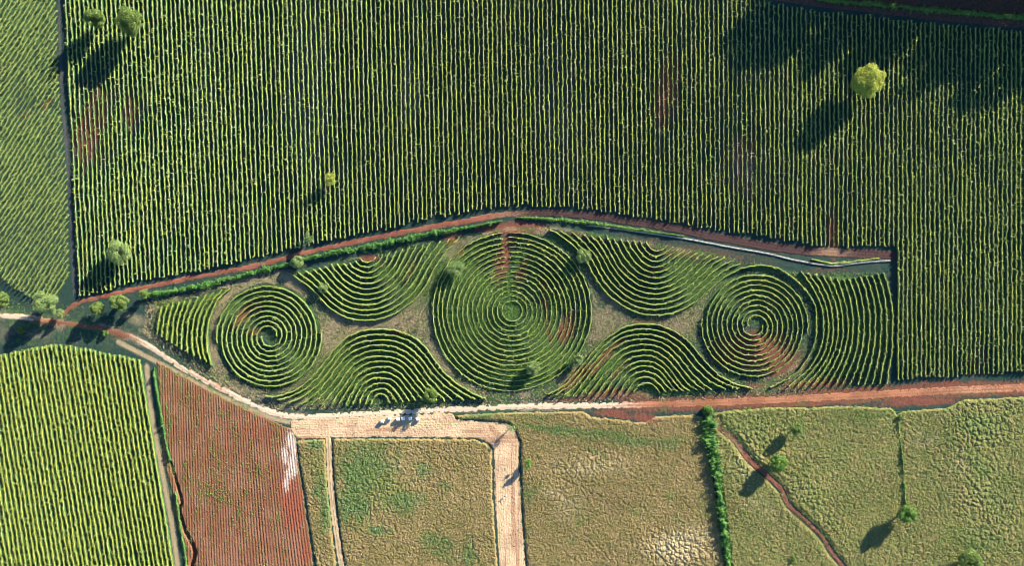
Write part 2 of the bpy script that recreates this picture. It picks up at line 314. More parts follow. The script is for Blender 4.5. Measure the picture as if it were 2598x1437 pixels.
def ground_sheet():
    def axis(lo, hi, step):
        far = np.cumsum(1.6 * 1.28 ** np.arange(28))
        return np.concatenate([lo - far[::-1], np.arange(lo, hi + step, step), hi + far])
    xs = axis(-216, 216, 0.40); ys = axis(-122, 122, 0.40)
    X, Y = np.meshgrid(xs, ys); sh = X.shape; x, y = X.ravel(), Y.ravel()
    px, py = x / S + CX, CY - y / S
    inner = (np.abs(x) < 240) & (np.abs(y) < 140)
    wx = px + 14 * (fbm(x * .25, y * .25, 3, 3) - .5); wy = py + 14 * (fbm(x * .25, y * .25, 3, 9) - .5)
    up = poly_sd(UP_POLY, px, py)
    inup = sstep(-4, 4, up)
    z = 0.16 * (fbm(x * 1.1, y * 1.1, 3, 21) - .5) + 0.10 * (noise(x * 2.4, y * 2.4, 5) - .5)
    z = np.where(inner, z, -0.05)
    gd, gf, gs = line_d(GULLY, px, py); z = np.where(gd < 13, -2.6, z)
    red = np.maximum(blobs(wx, wy, RED_UP), np.maximum(blobs(wx, wy, RED_PAT), blobs(wx, wy, RED_LOW)))
    pl = planted(px, py)
    straw = blobs(wx, wy, STRAW_PAT) * (1 - inup) * (1 - pl)
    green = np.maximum(blobs(wx, wy, GREEN_PAT), .62 * pl * (.4 + 1.2 * fbm(x * .12, y * .12, 2, 71)) * (1 - .9 * np.clip(red, 0, 1)))
    grey = blobs(wx, wy, GREY_UP) * inup * 1.1
    gard = sstep(-10, 6, poly_sd(GARDEN, px, py)) * (1 - inup); nn = fbm(x * .18, y * .18, 3, 88)
    open_ = gard * (1 - pl)
    straw = np.maximum(straw, open_ * .75 * nn * (px < 1750)); green = np.maximum(green, open_ * .9 * (1 - nn))
    vd, vf, vs = line_d(ROAD, px, py); verge = np.maximum(np.exp(-(vd / 24) ** 2), .9 * blob(px, py, 120, 840, 260, 60, 6)) * (1 - inup)
    straw = np.maximum(straw, verge * .8 * nn * (px < 1500)); green = np.maximum(green, verge * .85 * (1 - nn)); red = np.maximum(red, verge * .9 * sstep(1450, 1650, px))
    td, tf, ts = line_d(UP_EDGE_TOP, px, py)
    above = (py < np.interp(px, [p[0] for p in UP_EDGE_TOP], [p[1] for p in UP_EDGE_TOP])) & (px > 1948)
    red = np.where(above, np.maximum(red, .55), red)
    # bare strip between the two upper vineyards
    ld, lf, ls = line_d([(150, -50), (152, 150), (163, 320), (176, 480), (183, 620), (190, 750)], px, py)
    red = np.maximum(red, .45 * np.exp(-(ld / 9) ** 2)); grey = np.maximum(grey, .6 * np.exp(-(ld / 8) ** 2))
    # grassy margin beside the lower left vineyard
    ld, lf, ls = line_d([(372, 930), (385, 1060), (410, 1190), (436, 1330), (452, 1450)], px, py)
    straw = np.maximum(straw, .75 * np.exp(-(ld / 10) ** 2))
    ld, lf, ls = line_d([(392, 940), (408, 1080), (430, 1190), (452, 1310), (478, 1450)], px, py)
    green = np.maximum(green, .8 * np.exp(-(ld / 9) ** 2))
    # mown margin along the lower side of the pale road
    ld, lf, ls = line_d([(300, 868), (410, 925), (560, 1005), (690, 1062), (760, 1078)], px, py)
    straw = np.maximum(straw, .8 * np.exp(-(ld / 9) ** 2))
    far = ~inner
    green = np.where(far, .9 * (fbm(x * .004, y * .004, 3, 77) > .5), green); straw = np.where(far, .8 * (fbm(x * .006 + 9, y * .006, 3, 33) > .55), straw)
    n = len(ys); k = len(xs)
    idx = np.arange(n * k).reshape(n, k)
    F = np.stack([idx[:-1, :-1], idx[:-1, 1:], idx[1:, 1:], idx[1:, :-1]], -1).reshape(-1, 4)
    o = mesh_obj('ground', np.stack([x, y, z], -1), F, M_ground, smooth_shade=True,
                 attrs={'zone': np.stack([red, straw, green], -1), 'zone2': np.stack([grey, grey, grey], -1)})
    tag(o, kind='structure'); return o

ground_sheet()

def sheet(name, sdf, bbox, res, height, zone, mat, zone2=None):
    """grid patch over photograph-pixel bbox; sdf(px,py) in metres, positive inside; edges dive under the ground"""
    a, b = W((bbox[0], bbox[3])), W((bbox[2], bbox[1]))
    xs = np.arange(a[0], b[0] + res, res); ys = np.arange(a[1], b[1] + res, res)
    X, Y = np.meshgrid(xs, ys); x, y = X.ravel(), Y.ravel()
    px, py = x / S + CX, CY - y / S
    d = sdf(px, py) + 1.1 * (fbm(x * .8, y * .8, 3, 17) - .5)
    zz = height(x, y, px, py, d)
    zz = np.where(d > 0, zz, 0) + np.clip(d * 0.8, -0.5, 0) - 0.0
    idx = np.arange(len(x)).reshape(X.shape); D = d.reshape(X.shape)
    keep = np.maximum(np.maximum(D[:-1, :-1], D[:-1, 1:]), np.maximum(D[1:, 1:], D[1:, :-1])) > -0.35
    F = np.stack([idx[:-1, :-1], idx[:-1, 1:], idx[1:, 1:], idx[1:, :-1]], -1)[keep]
    used = np.unique(F); re = np.full(len(x), -1); re[used] = np.arange(len(used))
    at = {'zone': zone(x, y, px, py, d)[used]}
    if zone2 is not None: at['zone2'] = zone2(x, y, px, py, d)[used]
    return mesh_obj(name, np.stack([x, y, zz], -1)[used], re[F], mat, smooth_shade=True, attrs=at)

# ------------------------------------------------------------------ roads and tracks
def road_sdf(px, py):
    d, f, s = line_d(ROAD, px, py)
    w = np.interp(px, [-60, 300, 560, 700, 1300, 1600, 2000, 2700], [12, 12, 13, 14, 12, 14, 17, 19])
    road_sdf.s = s * d; return (w / 2 + 1.5 - d) * S
def road_h(x, y, px, py, d):
    s = road_sdf.s * S
    rut = np.exp(-((np.abs(s) - .65) / .25) ** 2)
    return 0.08 * sstep(0, .6, d) - 0.05 * rut + 0.05 * (noise(x * 2, y * 2, 2) - .5)
def road_zone(x, y, px, py, d):
    pale = np.interp(px, [-60, 20, 90, 160, 300, 380, 560, 680, 1300, 1520, 1700, 2250, 2450, 2700], [1, 1, .45, .1, .25, .75, .55, 1.15, 1.15, .8, .15, .2, .4, .3])
    s = np.abs(road_sdf.s * S)
    pale = pale * (0.75 + .4 * np.exp(-((s - .65) / .35) ** 2))
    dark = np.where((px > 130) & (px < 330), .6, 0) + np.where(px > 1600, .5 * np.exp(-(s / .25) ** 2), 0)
    mid = np.where((px < 60), .5 * np.exp(-(s / .3) ** 2), 0)
    return np.stack([pale, dark, mid], -1)
tag(sheet('dirt_road', road_sdf, (-60, 780, 2700, 1075), 0.3, road_h, road_zone, M_road), kind='structure')

TRACK = smooth([(150, 805), (202, 768), (286, 748), (370, 729), (471, 709), (572, 689), (650, 674), (734, 652), (818, 632), (902, 614), (987, 597), (1088, 578), (1189, 560), (1283, 544), (1401, 541), (1502, 549), (1603, 563), (1704, 579), (1805, 600), (1940, 624), (2049, 638), (2110, 640), (2184, 645), (2268, 648)], ds=12)
def track_sdf(px, py):
    d, f, s = line_d(TRACK, px, py)
    w = np.interp(px, [150, 400, 1200, 1500, 2000, 2270], [12, 13, 15, 20, 24, 24]); track_sdf.s = s * d
    return (w / 2 - d) * S
def track_h(x, y, px, py, d):
    s = track_sdf.s * S
    return 0.12 * sstep(0, .4, d) - 0.05 * np.exp(-((np.abs(s) - .6) / .25) ** 2) + .10 * (fbm(x * 1.6, y * 1.6, 2, 8) - .5)
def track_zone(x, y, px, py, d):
    dark = np.interp(px, [150, 1200, 1400, 1800, 2270], [.15, .15, .95, 1.1, .8]); pale = .5 * blobs(px, py, [(2110, 640, 60, 20, 0), (1290, 555, 60, 20, 0)]) + .15  # dark: shade over the right half, put into the soil colour
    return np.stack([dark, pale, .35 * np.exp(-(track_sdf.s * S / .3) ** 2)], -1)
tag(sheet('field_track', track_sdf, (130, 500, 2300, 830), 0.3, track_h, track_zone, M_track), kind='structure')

PATH = smooth([(1818, 1066), (1832, 1090), (1866, 1119), (1893, 1159), (1923, 1189), (1945, 1208), (1982, 1246), (1998, 1280), (2042, 1321), (2083, 1361), (2108, 1401), (2140, 1440), (2170, 1480)], ds=8)
def path_sdf(px, py):
    d, f, s = line_d(PATH, px, py); w = np.interp(py, [1060, 1110, 1180, 1260, 1440], [14, 20, 15, 11, 10])
    return (w / 2 - d) * S
tag(sheet('footpath', path_sdf, (1790, 1050, 2200, 1480), 0.25, lambda x, y, px, py, d: .10 * sstep(0, .4, d) + .14 * (fbm(x * 1.8, y * 1.8, 2, 4) - .5),
          lambda x, y, px, py, d: np.stack([.0 + 0 * x, .35 + .2 * (py < 1150) + 0 * x, 0 * x], -1), M_track), kind='structure')
LANE = smooth([(832, 1105), (834, 1130), (838, 1226), (850, 1330), (866, 1437), (872, 1480)], ds=10)
def lane_sdf(px, py):
    d, f, s = line_d(LANE, px, py); lane_sdf.s = s * d; return (7.5 - d) * S
tag(sheet('mown_lane', lane_sdf, (800, 1095, 900, 1480), 0.25, lambda x, y, px, py, d: .10 * sstep(0, .3, d) - .06 * np.exp(-((np.abs(lane_sdf.s * S) - .5) / .2) ** 2),
          lambda x, y, px, py, d: np.stack([.15 + 0 * x, .5 + 0 * x, .75 * np.exp(-(lane_sdf.s * S / .25) ** 2)], -1), M_stubble), kind='structure')

STUB = [(738, 1092), (735, 1066), (800, 1063), (1000, 1054), (1148, 1049), (1158, 1066), (1225, 1071), (1290, 1077), (1308, 1097), (1318, 1122), (1316, 1175), (1320, 1240), (1325, 1330), (1336, 1470), (1270, 1470), (1262, 1380), (1254, 1250), (1253, 1140), (1238, 1124), (1210, 1114), (1000, 1111), (830, 1113), (752, 1115)]
def stub_h(x, y, px, py, d):
    v = sstep(1110, 1150, py) * (px > 1200)
    across = np.where(v > .5, x + .03 * y, y + .02 * x) + .5 * (fbm(x * .15, y * .15, 2, 5) - .5)
    return .09 * sstep(0, .4, d) + .022 * np.sin(across * 2 * math.pi / .95 + 5 * fbm(x * .2, y * .2, 2, 1)) + .14 * (noise(x * 2.2, y * 2.2, 6) - .5)
def stub_zone(x, y, px, py, d):
    v = (py > 1125) & (px > 1200)
    st = fbm(np.where(v, x * 1.1, x * .06), np.where(v, y * .06, y * 1.1), 2, 12)
    a = .75 * sstep(.5, .75, st) + .9 * blob(px, py, 1255, 1095, 30, 10, 40)
    return np.stack([a, .55 * sstep(.45, .3, st) + .3 * (d < .6), .6 * (d < .35) + .3 * blob(px, py, 770, 1085, 40, 16)], -1)
tag(sheet('stubble_field', lambda px, py: poly_sd(STUB, px, py) * S, (730, 1040, 1345, 1470), 0.25, stub_h, stub_zone, M_stubble), kind='structure')

# ------------------------------------------------------------------ ploughed field with its gully
def plough_h(x, y, px, py, d):
    lean = np.interp(px, [400, 600, 800], [.02, .045, .13])
    u = x + lean * (y + 60) + .12 * (fbm(x * .3, y * .3, 2, 31) - .5)
    f = np.sin(u * 2 * math.pi / 1.04) + .45 * np.sin(u * 2 * math.pi / .347 + 1)
    deep = .6 + .8 * noise(np.floor(u / 1.04) * 3.1, y * .01, 8)
    gd, gf, gs = line_d(GULLY, px, py)
    w = np.interp(gf, [0, .2, .6, 1], [2.5, 4.0, 5.5, 8.0])
    cut = sstep(w * 1.1, w * .45, gd + 1.5 * (fbm(x * 1.2, y * 1.2, 2, 3) - .5))
    return .16 * sstep(0, .4, d) + .085 * f * deep * sstep(0, 1, d) + .10 * (noise(x * 3, y * 2.2, 7) - .5) - 1.5 * cut
def plough_zone(x, y, px, py, d):
    wy = py + 20 * (fbm(x * .5, y * .12, 2, 4) - .5); wx = px + 10 * (fbm(x * .4, y * .3, 2, 14) - .5)
    white = blobs(wx, wy, [(735, 1118, 15, 34, 8, .85), (738, 1190, 19, 42, 12, .9), (722, 1160, 12, 50, 5, .8), (727, 1225, 12, 36, 4, .75), (746, 1150, 10, 60, -6, .8), (722, 1240, 8, 40, 6, .5)])
    vivid = blobs(wx, wy, [(740, 1280, 36, 90, -8), (640, 1090, 80, 40, 20, .6), (780, 1400, 30, 60, 0, .7)])
    weeds = .75 * sstep(.62, .78, fbm(x * .9, y * .12, 3, 61)) * sstep(500, 440, px) + .5 * (d < .5)
    return np.stack([vivid, white * .95 * (.55 + .9 * fbm(x * .5, y * .2, 3, 90)), weeds], -1)
tag(sheet('ploughed_field', lambda px, py: poly_sd(PLOUGH, px, py) * S, (390, 905, 815, 1470), 0.22, plough_h, plough_zone, M_plough), kind='structure')

# ------------------------------------------------------------------ rough grass fields
def grass_h(hgt, cell, amp, cuts=()):
    """knee-high grass: fine tufts everywhere, lodged pillows where amp is high, and creases where people or wind have parted it"""
    def f(x, y, px, py, d):
        wx = x + 1.5 * (fbm(x * .35, y * .35, 3, 40) - .5); wy = y + 1.5 * (fbm(x * .35, y * .35, 3, 41) - .5)
        f1, f2, _ = worley(wx / cell, wy / cell * .8, 5)
        g1, g2, _ = worley(wx / 4.3 + 3, wy / 3.4, 8)
        big = fbm(x * .07, y * .07, 2, 52)
        a = np.clip(amp(px, py), 0, 1)
        h = hgt * sstep(0, .9, d) * (.85 + .3 * big)
        h = h + .55 * a * (np.clip(1 - f1 * 1.05, 0, 1) ** .7) - .30 * a * np.exp(-((f2 - f1) / .10) ** 2)
        h = h - .34 * np.exp(-((g2 - g1) / .05) ** 2) * sstep(.46, .60, fbm(x * .10, y * .10, 2, 66))
        h = h + .18 * (noise(x * 1.15, y * 1.15, 9) - .5) + .30 * (noise(x * 2.3, y * 2.3, 3) - .5) + .12 * (_hash(np.floor(x * 3.1), np.floor(y * 3.1), 4) - .5)
        for c, w in cuts:
            cd, _, _ = line_d(c, px, py); h = h * sstep(w * .7, w * 2.1, cd + 3 * (fbm(x * .9, y * .9, 2, 31) - .5)) - .1 * sstep(w * 1.1, w * .7, cd)
        return np.maximum(h, -.12) * sstep(-.05, .7, d)
    return f
def gz(green, pale, lime, base=(0, 0, 0)):
    def f(x, y, px, py, d):
        wx = px + 26 * (fbm(x * .16, y * .16, 3, 23) - .5); wy = py + 26 * (fbm(x * .16, y * .16, 3, 29) - .5)
        n = fbm(x * .09, y * .09, 3, 15); n2 = fbm(x * .3, y * .3, 3, 19)
        return np.stack([np.maximum(blobs(wx, wy, green), base[0]) + .25 * (n2 - .5), np.maximum(blobs(wx, wy, pale), base[1]) + .5 * (n - .5), np.maximum(blobs(wx, wy, lime), base[2]) + .35 * (n2 - .5)], -1)
    return f
G1 = [(753, 1117), (826, 1116), (830, 1225), (842, 1330), (858, 1470), (806, 1470), (790, 1360), (772, 1240), (760, 1170)]
o = sheet('grass_strip', lambda px, py: poly_sd(G1, px, py) * S, (740, 1105, 870, 1470), 0.25, grass_h(.45, 1.6, lambda px, py: .35 + 0 * px),
          gz([(800, 1130, 30, 18, 0, .9), (810, 1230, 24, 60, 0, .8), (830, 1300, 20, 60, 0, .9), (770, 1300, 8, 90, -8, .7)], [(790, 1420, 40, 40, 0, .3)], [(800, 1180, 30, 60, 0, .7)], (.1, .1, .15)), M_grass)
tag(o, 'narrow strip of uneven grass and weeds between the red ploughed field and the mown lane', 'grass', kind='stuff')
G2 = [(843, 1114), (1000, 1113), (1205, 1115), (1234, 1126), (1249, 1140), (1250, 1250), (1258, 1380), (1266, 1470), (880, 1470), (862, 1340), (848, 1225)]
o = sheet('grass_field', lambda px, py: poly_sd(G2, px, py) * S, (835, 1105, 1275, 1470), 0.22, grass_h(.5, 1.8, lambda px, py: .12 + .6 * blob(px, py, 930, 1240, 110, 120)),
          gz([(930, 1200, 90, 90, 0, 1.), (900, 1280, 70, 60, 0, .9), (1010, 1270, 70, 40, 10, .9), (1080, 1190, 25, 25, 0, .8), (1125, 1235, 18, 12, 0, .9), (1110, 1380, 60, 40, 30, .8), (1190, 1410, 20, 50, 0, .9), (900, 1130, 60, 16, 0, .6), (960, 1340, 40, 16, 0, .8)],
             [(1050, 1230, 60, 60, 0, .35), (1000, 1180, 50, 40, 0, .4)], [(860, 1150, 20, 40, 0, .6), (980, 1230, 90, 70, 0, .6)], (.0, .05, .0)), M_grass)
tag(o, 'square field of tall grass, green on its left and dry gold on its right, left of the stubble strip', 'grass', kind='stuff')
HEDGE_V = smooth([(1793, 1036), (1797, 1066), (1799, 1100), (1806, 1146), (1819, 1210), (1825, 1260), (1832, 1311), (1839, 1361), (1846, 1410), (1853, 1480)], ds=10)
G3 = [(1152, 1054), (1300, 1046), (1480, 1044), (1500, 1058), (1560, 1064), (1640, 1072), (1660, 1058), (1760, 1052), (1785, 1058), (1797, 1150), (1815, 1250), (1830, 1360), (1842, 1470), (1340, 1470), (1329, 1330), (1323, 1220), (1320, 1120), (1308, 1090), (1292, 1073), (1225, 1066), (1165, 1066)]
o = sheet('grass_field', lambda px, py: poly_sd(G3, px, py) * S, (1140, 1030, 1855, 1470), 0.22, grass_h(.45, 2.0, lambda px, py: .06 + .9 * blob(px, py, 1720, 1400, 120, 60) + .45 * blob(px, py, 1500, 1185, 120, 36) + .3 * blob(px, py, 1430, 1260, 60, 40)),
          gz([(1400, 1090, 110, 14, 8, .9), (1560, 1110, 120, 20, 5, .9), (1690, 1120, 60, 24, 0, .7), (1230, 1058, 60, 8, 0, .8), (1340, 1250, 26, 30, 0, .7), (1360, 1056, 80, 8, 0, .7), (1510, 1150, 60, 10, 20, .6), (1450, 1370, 30, 30, 0, .4), (1725, 1310, 20, 14, 0, .7)],
             [(1720, 1390, 110, 60, 0, .9), (1500, 1185, 120, 40, 0, .55), (1440, 1290, 80, 60, 0, .45), (1400, 1250, 40, 40, 0, .5)], [(1480, 1320, 60, 30, 0, .5), (1620, 1300, 50, 40, 0, .5), (1700, 1265, 20, 20, 0, .7), (1790, 1280, 14, 60, -10, .8), (1400, 1420, 80, 40, 0, .4), (1600, 1290, 10, 10, 0, 1.), (1615, 1298, 10, 8, 0, 1.)], (0, .12, .08)), M_grass,
          zone2=lambda x, y, px, py, d: blobs(px, py, [(1640, 1066, 40, 10, 10), (1560, 1055, 40, 8, 5)])[:, None].repeat(3, 1))
tag(o, 'wide field of dry lodged grass with creased clumps, between the stubble strip and the dark green hedge', 'grass', kind='stuff')
G4 = [(1806, 1050), (1850, 1042), (1960, 1034), (2060, 1034), (2140, 1030), (2260, 1036), (2275, 1050), (2300, 1042), (2400, 1036), (2450, 1014), (2598, 1008), (2700, 1004), (2700, 1470), (1858, 1470), (1846, 1360), (1836, 1280), (1828, 1210), (1812, 1130)]
o = sheet('grass_field', lambda px, py: poly_sd(G4, px, py) * S, (1795, 990, 2700, 1470), 0.25, grass_h(.5, 1.9, lambda px, py: .10 + .6 * blob(px, py, 1910, 1100, 110, 70) + .7 * blob(px, py, 2060, 1270, 50, 130, -35) + .6 * blob(px, py, 1900, 1200, 50, 80) + .6 * blob(px, py, 2470, 1180, 60, 200) + .6 * blob(px, py, 2520, 1080, 110, 70) + .5 * blob(px, py, 2540, 1330, 90, 120), cuts=((PATH, 9),)),
          gz([(1900, 1080, 120, 50, 0, .7), (2020, 1100, 60, 30, 0, .7), (2200, 1050, 90, 18, 0, .9), (2480, 1080, 110, 50, 0, .8), (2420, 1110, 40, 50, 0, .6), (2480, 1180, 22, 70, -35, .9), (2530, 1260, 70, 90, 0, .7), (2480, 1370, 110, 60, 0, .8), (2060, 1270, 50, 120, -35, .6), (2200, 1160, 22, 18, 0, .6), (2560, 1150, 50, 60, 0, .5), (1870, 1330, 14, 50, 0, .4), (2010, 1420, 20, 16, 0, .7)],
             [(1880, 1180, 40, 70, 0, .8), (1930, 1290, 60, 40, 40, .7), (2060, 1260, 30, 110, -35, .4), (2350, 1110, 50, 30, 0, .7), (2430, 1180, 40, 60, -20, .6), (2480, 1260, 30, 80, 0, .5), (1990, 1340, 60, 20, 40, .5)],
             [(2130, 1150, 110, 110, 0, .75), (2360, 1210, 80, 90, 0, .7), (2180, 1300, 120, 60, 0, .6), (1930, 1400, 90, 50, 0, .6), (2420, 1330, 80, 60, 0, .5), (2480, 1150, 50, 40, 0, .6)], (.20, .02, .62)), M_grass,
          zone2=lambda x, y, px, py, d: (1.0 * (line_d(PATH, px, py)[0] < 9))[:, None].repeat(3, 1))
tag(o, 'broad tussocky green and straw grass field crossed by the red footpath, right of the dark green hedge', 'grass', kind='stuff')

# ------------------------------------------------------------------ vine rows
rng = np.random.default_rng(7)
TREES_PX = [(240, 45), (328, 50), (297, 640), (838, 455), (781, 604)]
WEAK = [(235, 330, 60, 120, 10, 1.), (335, 300, 30, 80, 0, .7), (1690, 260, 40, 130, 8, .75), (1890, 420, 50, 120, 0, .7), (2112, 600, 24, 70, 0, .9), (1860, 300, 40, 140, 0, .45), (60, 270, 40, 30, 0, .6), (130, 265, 30, 20, 0, .6),
        (1380, 800, 70, 70, 0, .5), (1440, 840, 40, 60, 0, .7), (1310, 680, 40, 70, 0, .5), (1180, 850, 60, 120, 0, .35), (1300, 960, 80, 40, 0, .4), (2490, 905, 30, 60, 0, .5), (1160, 690, 30, 30, 0, .8), (1270, 690, 20, 50, 0, .4)]
def vigor(x, y):
    px, py = x / S + CX, CY - y / S
    v = .72 + .75 * (fbm(x * .06, y * .06, 3, 101) - .45) - .75 * blobs(px, py, WEAK)
    for t in TREES_PX: v = v - 1.2 * blob(px, py, t[0], t[1] + 4, 13, 13)
    return v
def row_mesh(P, width, height, seed, nleaf=5, shoots=.22, vig=None, lsize=(.15, .32), ds=.34, plant=.85):
    """a trellised row along P (world xy): a ragged core and loose leaves and shoots, one mesh"""
    r = np.random.default_rng(seed)
    P = resample(P, ds=ds); n = len(P)
    T = np.gradient(P, axis=0); T /= np.linalg.norm(T, axis=1)[:, None] + 1e-9; N = np.stack([-T[:, 1], T[:, 0]], -1)
    v = np.ones(n) if vig is None else vig(P[:, 0], P[:, 1]) + .22 * (np.interp(np.arange(n), np.arange(0, n + 6, 4), r.random(len(np.arange(0, n + 6, 4)))) - .5)
    v = np.clip(v, 0, 1.15)
    pl = .5 + .5 * np.cos(np.arange(n) * ds / plant * 2 * math.pi + r.random() * 6)           # single stools show where growth is weak
    g = np.clip(v * 1.15, .0, 1) * (1 - (1 - np.clip(v * 1.5, 0, 1)) * (1 - pl) * .9)
    g = np.where(r.random(n) < .012, g * .3, g)
    w = width * .5 * (.35 + .65 * g) * (.75 + .5 * r.random(n)); h = height * (.35 + .65 * g) * (.84 + .24 * r.random(n))
    lo = np.arange(n) * ds; s0 = lo; h = h * (1 + .34 * (noise(lo / 5.5, lo * 0 + seed * 7.7, 3) - .55) + .20 * (noise(lo / 1.6, lo * 0 + seed * 3.3, 4) - .5)); w = w * (.8 + .45 * noise(lo / 1.1, lo * 0 + seed * 1.9, 6))
    w = np.maximum(w * (g > .05), .05); h = np.maximum(h * (g > .05), .25)
    st = np.floor(s0 / (plant * 1.25) + r.random()); sj = _hash(st, st * 0 + seed, 5); sk = _hash(st, st * 0 + seed, 9)      # one stool after another, each a bit off line
    h = h * (.86 + .26 * sj); w = w * (.7 + .6 * sk)
    lat = .30 * (_hash(st, st * 0 + seed, 12) - .5) + .10 * (np.interp(np.arange(n), np.arange(0, n + 12, 9), r.random(len(np.arange(0, n + 12, 9)))) - .5) * 2
    c = P + N * lat[:, None]
    prof = [(-.55, 0.0), (-.85, .35), (-.45, .82), (.0, .93), (.45, .82), (.85, .35), (.55, 0.0)]
    V = []
    for a, b in prof:
        ja = a * w * (.85 + .3 * r.random(n)); jb = b * h * .93 * (.92 + .16 * r.random(n))
        V.append(np.concatenate([c + N * ja[:, None], jb[:, None] - .06], 1))
    k = len(prof); V = np.stack(V, 1).reshape(-1, 3)
    i = (np.arange(n - 1)[:, None] * k + np.arange(k - 1)[None, :]).ravel()
    F = np.stack([i, i + 1, i + 1 + k, i + k], -1)
    ends = np.array([[0, 1, 5, 6], [1, 2, 4, 5]]); ends = np.vstack([ends, ends[:, ::-1] + (n - 1) * k])
    F = np.vstack([F, ends])
    # leaves
    q = np.repeat(np.arange(n), nleaf); q = q[r.random(len(q)) < .15 + .85 * g[q]]; m = len(q)
    along = (r.random(m) - .5) * ds * 1.2; t = r.random(m) ** 1.5; lo = r.normal(0, .40, m) * w[q] * (1 + 1.1 * t); zz = h[q] * (1.07 - .55 * t)
    ctr = np.concatenate([c[q] + T[q] * along[:, None] + N[q] * lo[:, None], zz[:, None]], 1)
    nrm = r.normal(0, 1, (m, 3)); nrm[:, 2] = np.abs(nrm[:, 2]) + .35; nrm[:, :2] += N[q] * (lo / (w[q] + .01))[:, None] * .9
    LV, LF = leaf_quads(ctr, nrm, r.uniform(lsize[0], lsize[1], m), r)
    V = np.vstack([V, LV]); F = [F, LF + n * k]
    # long shoots that hang out of the trellis
    q = np.where(r.random(n) < shoots * (.4 + g))[0]; m = len(q)
    if m:
        sgn = np.where(r.random(m) < .5, -1, 1)
        dirv = np.concatenate([N[q] * (sgn * r.uniform(.5, 1, m))[:, None] + T[q] * r.uniform(-.7, .7, m)[:, None], r.uniform(-.1, .6, m)[:, None]], 1)
        dirv /= np.linalg.norm(dirv, axis=1)[:, None]; L = r.uniform(.5, 1.05, m)[:, None]
        a = np.concatenate([c[q], (h[q] * .92)[:, None]], 1); bb = a + dirv * L
        side = np.cross(dirv, np.array([0, 0, 1.0])); side /= np.linalg.norm(side, axis=1)[:, None] + 1e-6
        wd = r.uniform(.08, .15, m)[:, None]
        sv = np.stack([a - side * wd, a + side * wd, bb + side * wd * .6 + [0, 0, .06], bb - side * wd * .6], 1).reshape(-1, 3)
        F.append(np.arange(4 * m).reshape(m, 4) + len(V)); V = np.vstack([V, sv])
    return V, F
def leaf_quads(ctr, nrm, size, r):
    m = len(ctr); nrm = nrm / (np.linalg.norm(nrm, axis=1)[:, None] + 1e-9)
    t = np.cross(nrm, r.normal(0, 1, (m, 3))); t /= np.linalg.norm(t, axis=1)[:, None] + 1e-9; b = np.cross(nrm, t)
    s = size[:, None]; e = .62
    V = np.stack([ctr - t * s * .5, ctr - b * s * .5 * e - nrm * s * .08, ctr + t * s * .5, ctr + b * s * .5 * e - nrm * s * .08], 1).reshape(-1, 3)
    return V, np.arange(4 * m).reshape(m, 4)
SEED = [100]
def add_row(name, P_px, label, cat, group, width=.62, height=1.75, mat=None, ztop=1.6, **kw):
    SEED[0] += 1
    P = W(P_px, ztop); o0 = P[len(P) // 2]
    V, F = row_mesh(P, width, height, SEED[0], vig=kw.pop('vig', vigor), **kw)
    V[:, 0] -= o0[0]; V[:, 1] -= o0[1]
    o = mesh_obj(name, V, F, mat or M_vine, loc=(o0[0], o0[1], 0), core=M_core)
    return tag(o, label, cat, group)
ORD = ['first', 'second', 'third', 'fourth', 'fifth', 'sixth', 'seventh', 'eighth', 'ninth', 'tenth', 'eleventh', 'twelfth', 'thirteenth', 'fourteenth', 'fifteenth', 'sixteenth']

# the wide upper vineyard
BOT = lin([(150, 768), (198, 752), (259, 744), (347, 714), (454, 700), (552, 680), (623, 664), (657, 654), (811, 619), (902, 597), (997, 577), (1088, 555), (1188, 537), (1290, 525), (1401, 526), (1502, 533), (1569, 545), (1687, 562), (1788, 578), (1872, 592), (1948, 601), (2015, 614), (2059, 627), (2150, 629), (2251, 627), (2268, 632), (2281, 642), (2284, 960), (2290, 968), (2420, 960), (2598, 948), (2700, 944)])
TOP = lin([(0, -70), (1945, -70), (1948, 2), (2083, 24), (2217, 37), (2352, 54), (2588, 74), (2700, 86)])
def slope(x): return np.interp(x, [160, 650, 1150, 1600, 2000, 2290, 2700], [.050, .036, .021, .013, .006, .001, -.001])
nx = 0; x = 183.5; UP = []
while x < 2630:
    UP.append(x); x += np.interp(x, [180, 500, 1200, 2300, 2600], [11.35, 11.7, 11.7, 11.6, 11.45])
LM = {'tree': 'lone round tree'}
def near_i(px, y=400):
    xx = np.array(UP) + slope(np.array(UP)) * (y - 400); return int(np.argmin(np.abs(xx - px)))
special = {}
for k in range(10): special[k] = ('leftmost' if k == 0 else ORD[k]) + ' straight vine row from the bare strip left of the wide upper vineyard'
for base, name, y in ((near_i(2190, 215), 'the lone big round tree', 215), (near_i(828, 460), 'the small bright tree in the mid vineyard', 460)):
    special[base] = 'straight vine row running right under ' + name
    for k in range(1, 7):
        special[base - k] = ORD[k - 1] + ' straight vine row left of ' + name
        special[base + k] = ORD[k - 1] + ' straight vine row right of ' + name
corner = next(i for i, x in enumerate(UP) if x > 2278)
for k in range(12): special[corner + k] = ORD[k] + ' of the long vine rows reaching the dirt road, counted from the garden corner'
for k in range(1, 7): special[corner - k] = ORD[k - 1] + ' short vine row left of the long rows, ending by the white wall corner'
special[len(UP) - 1] = 'straight vine row at the very right edge of the upper vineyard'
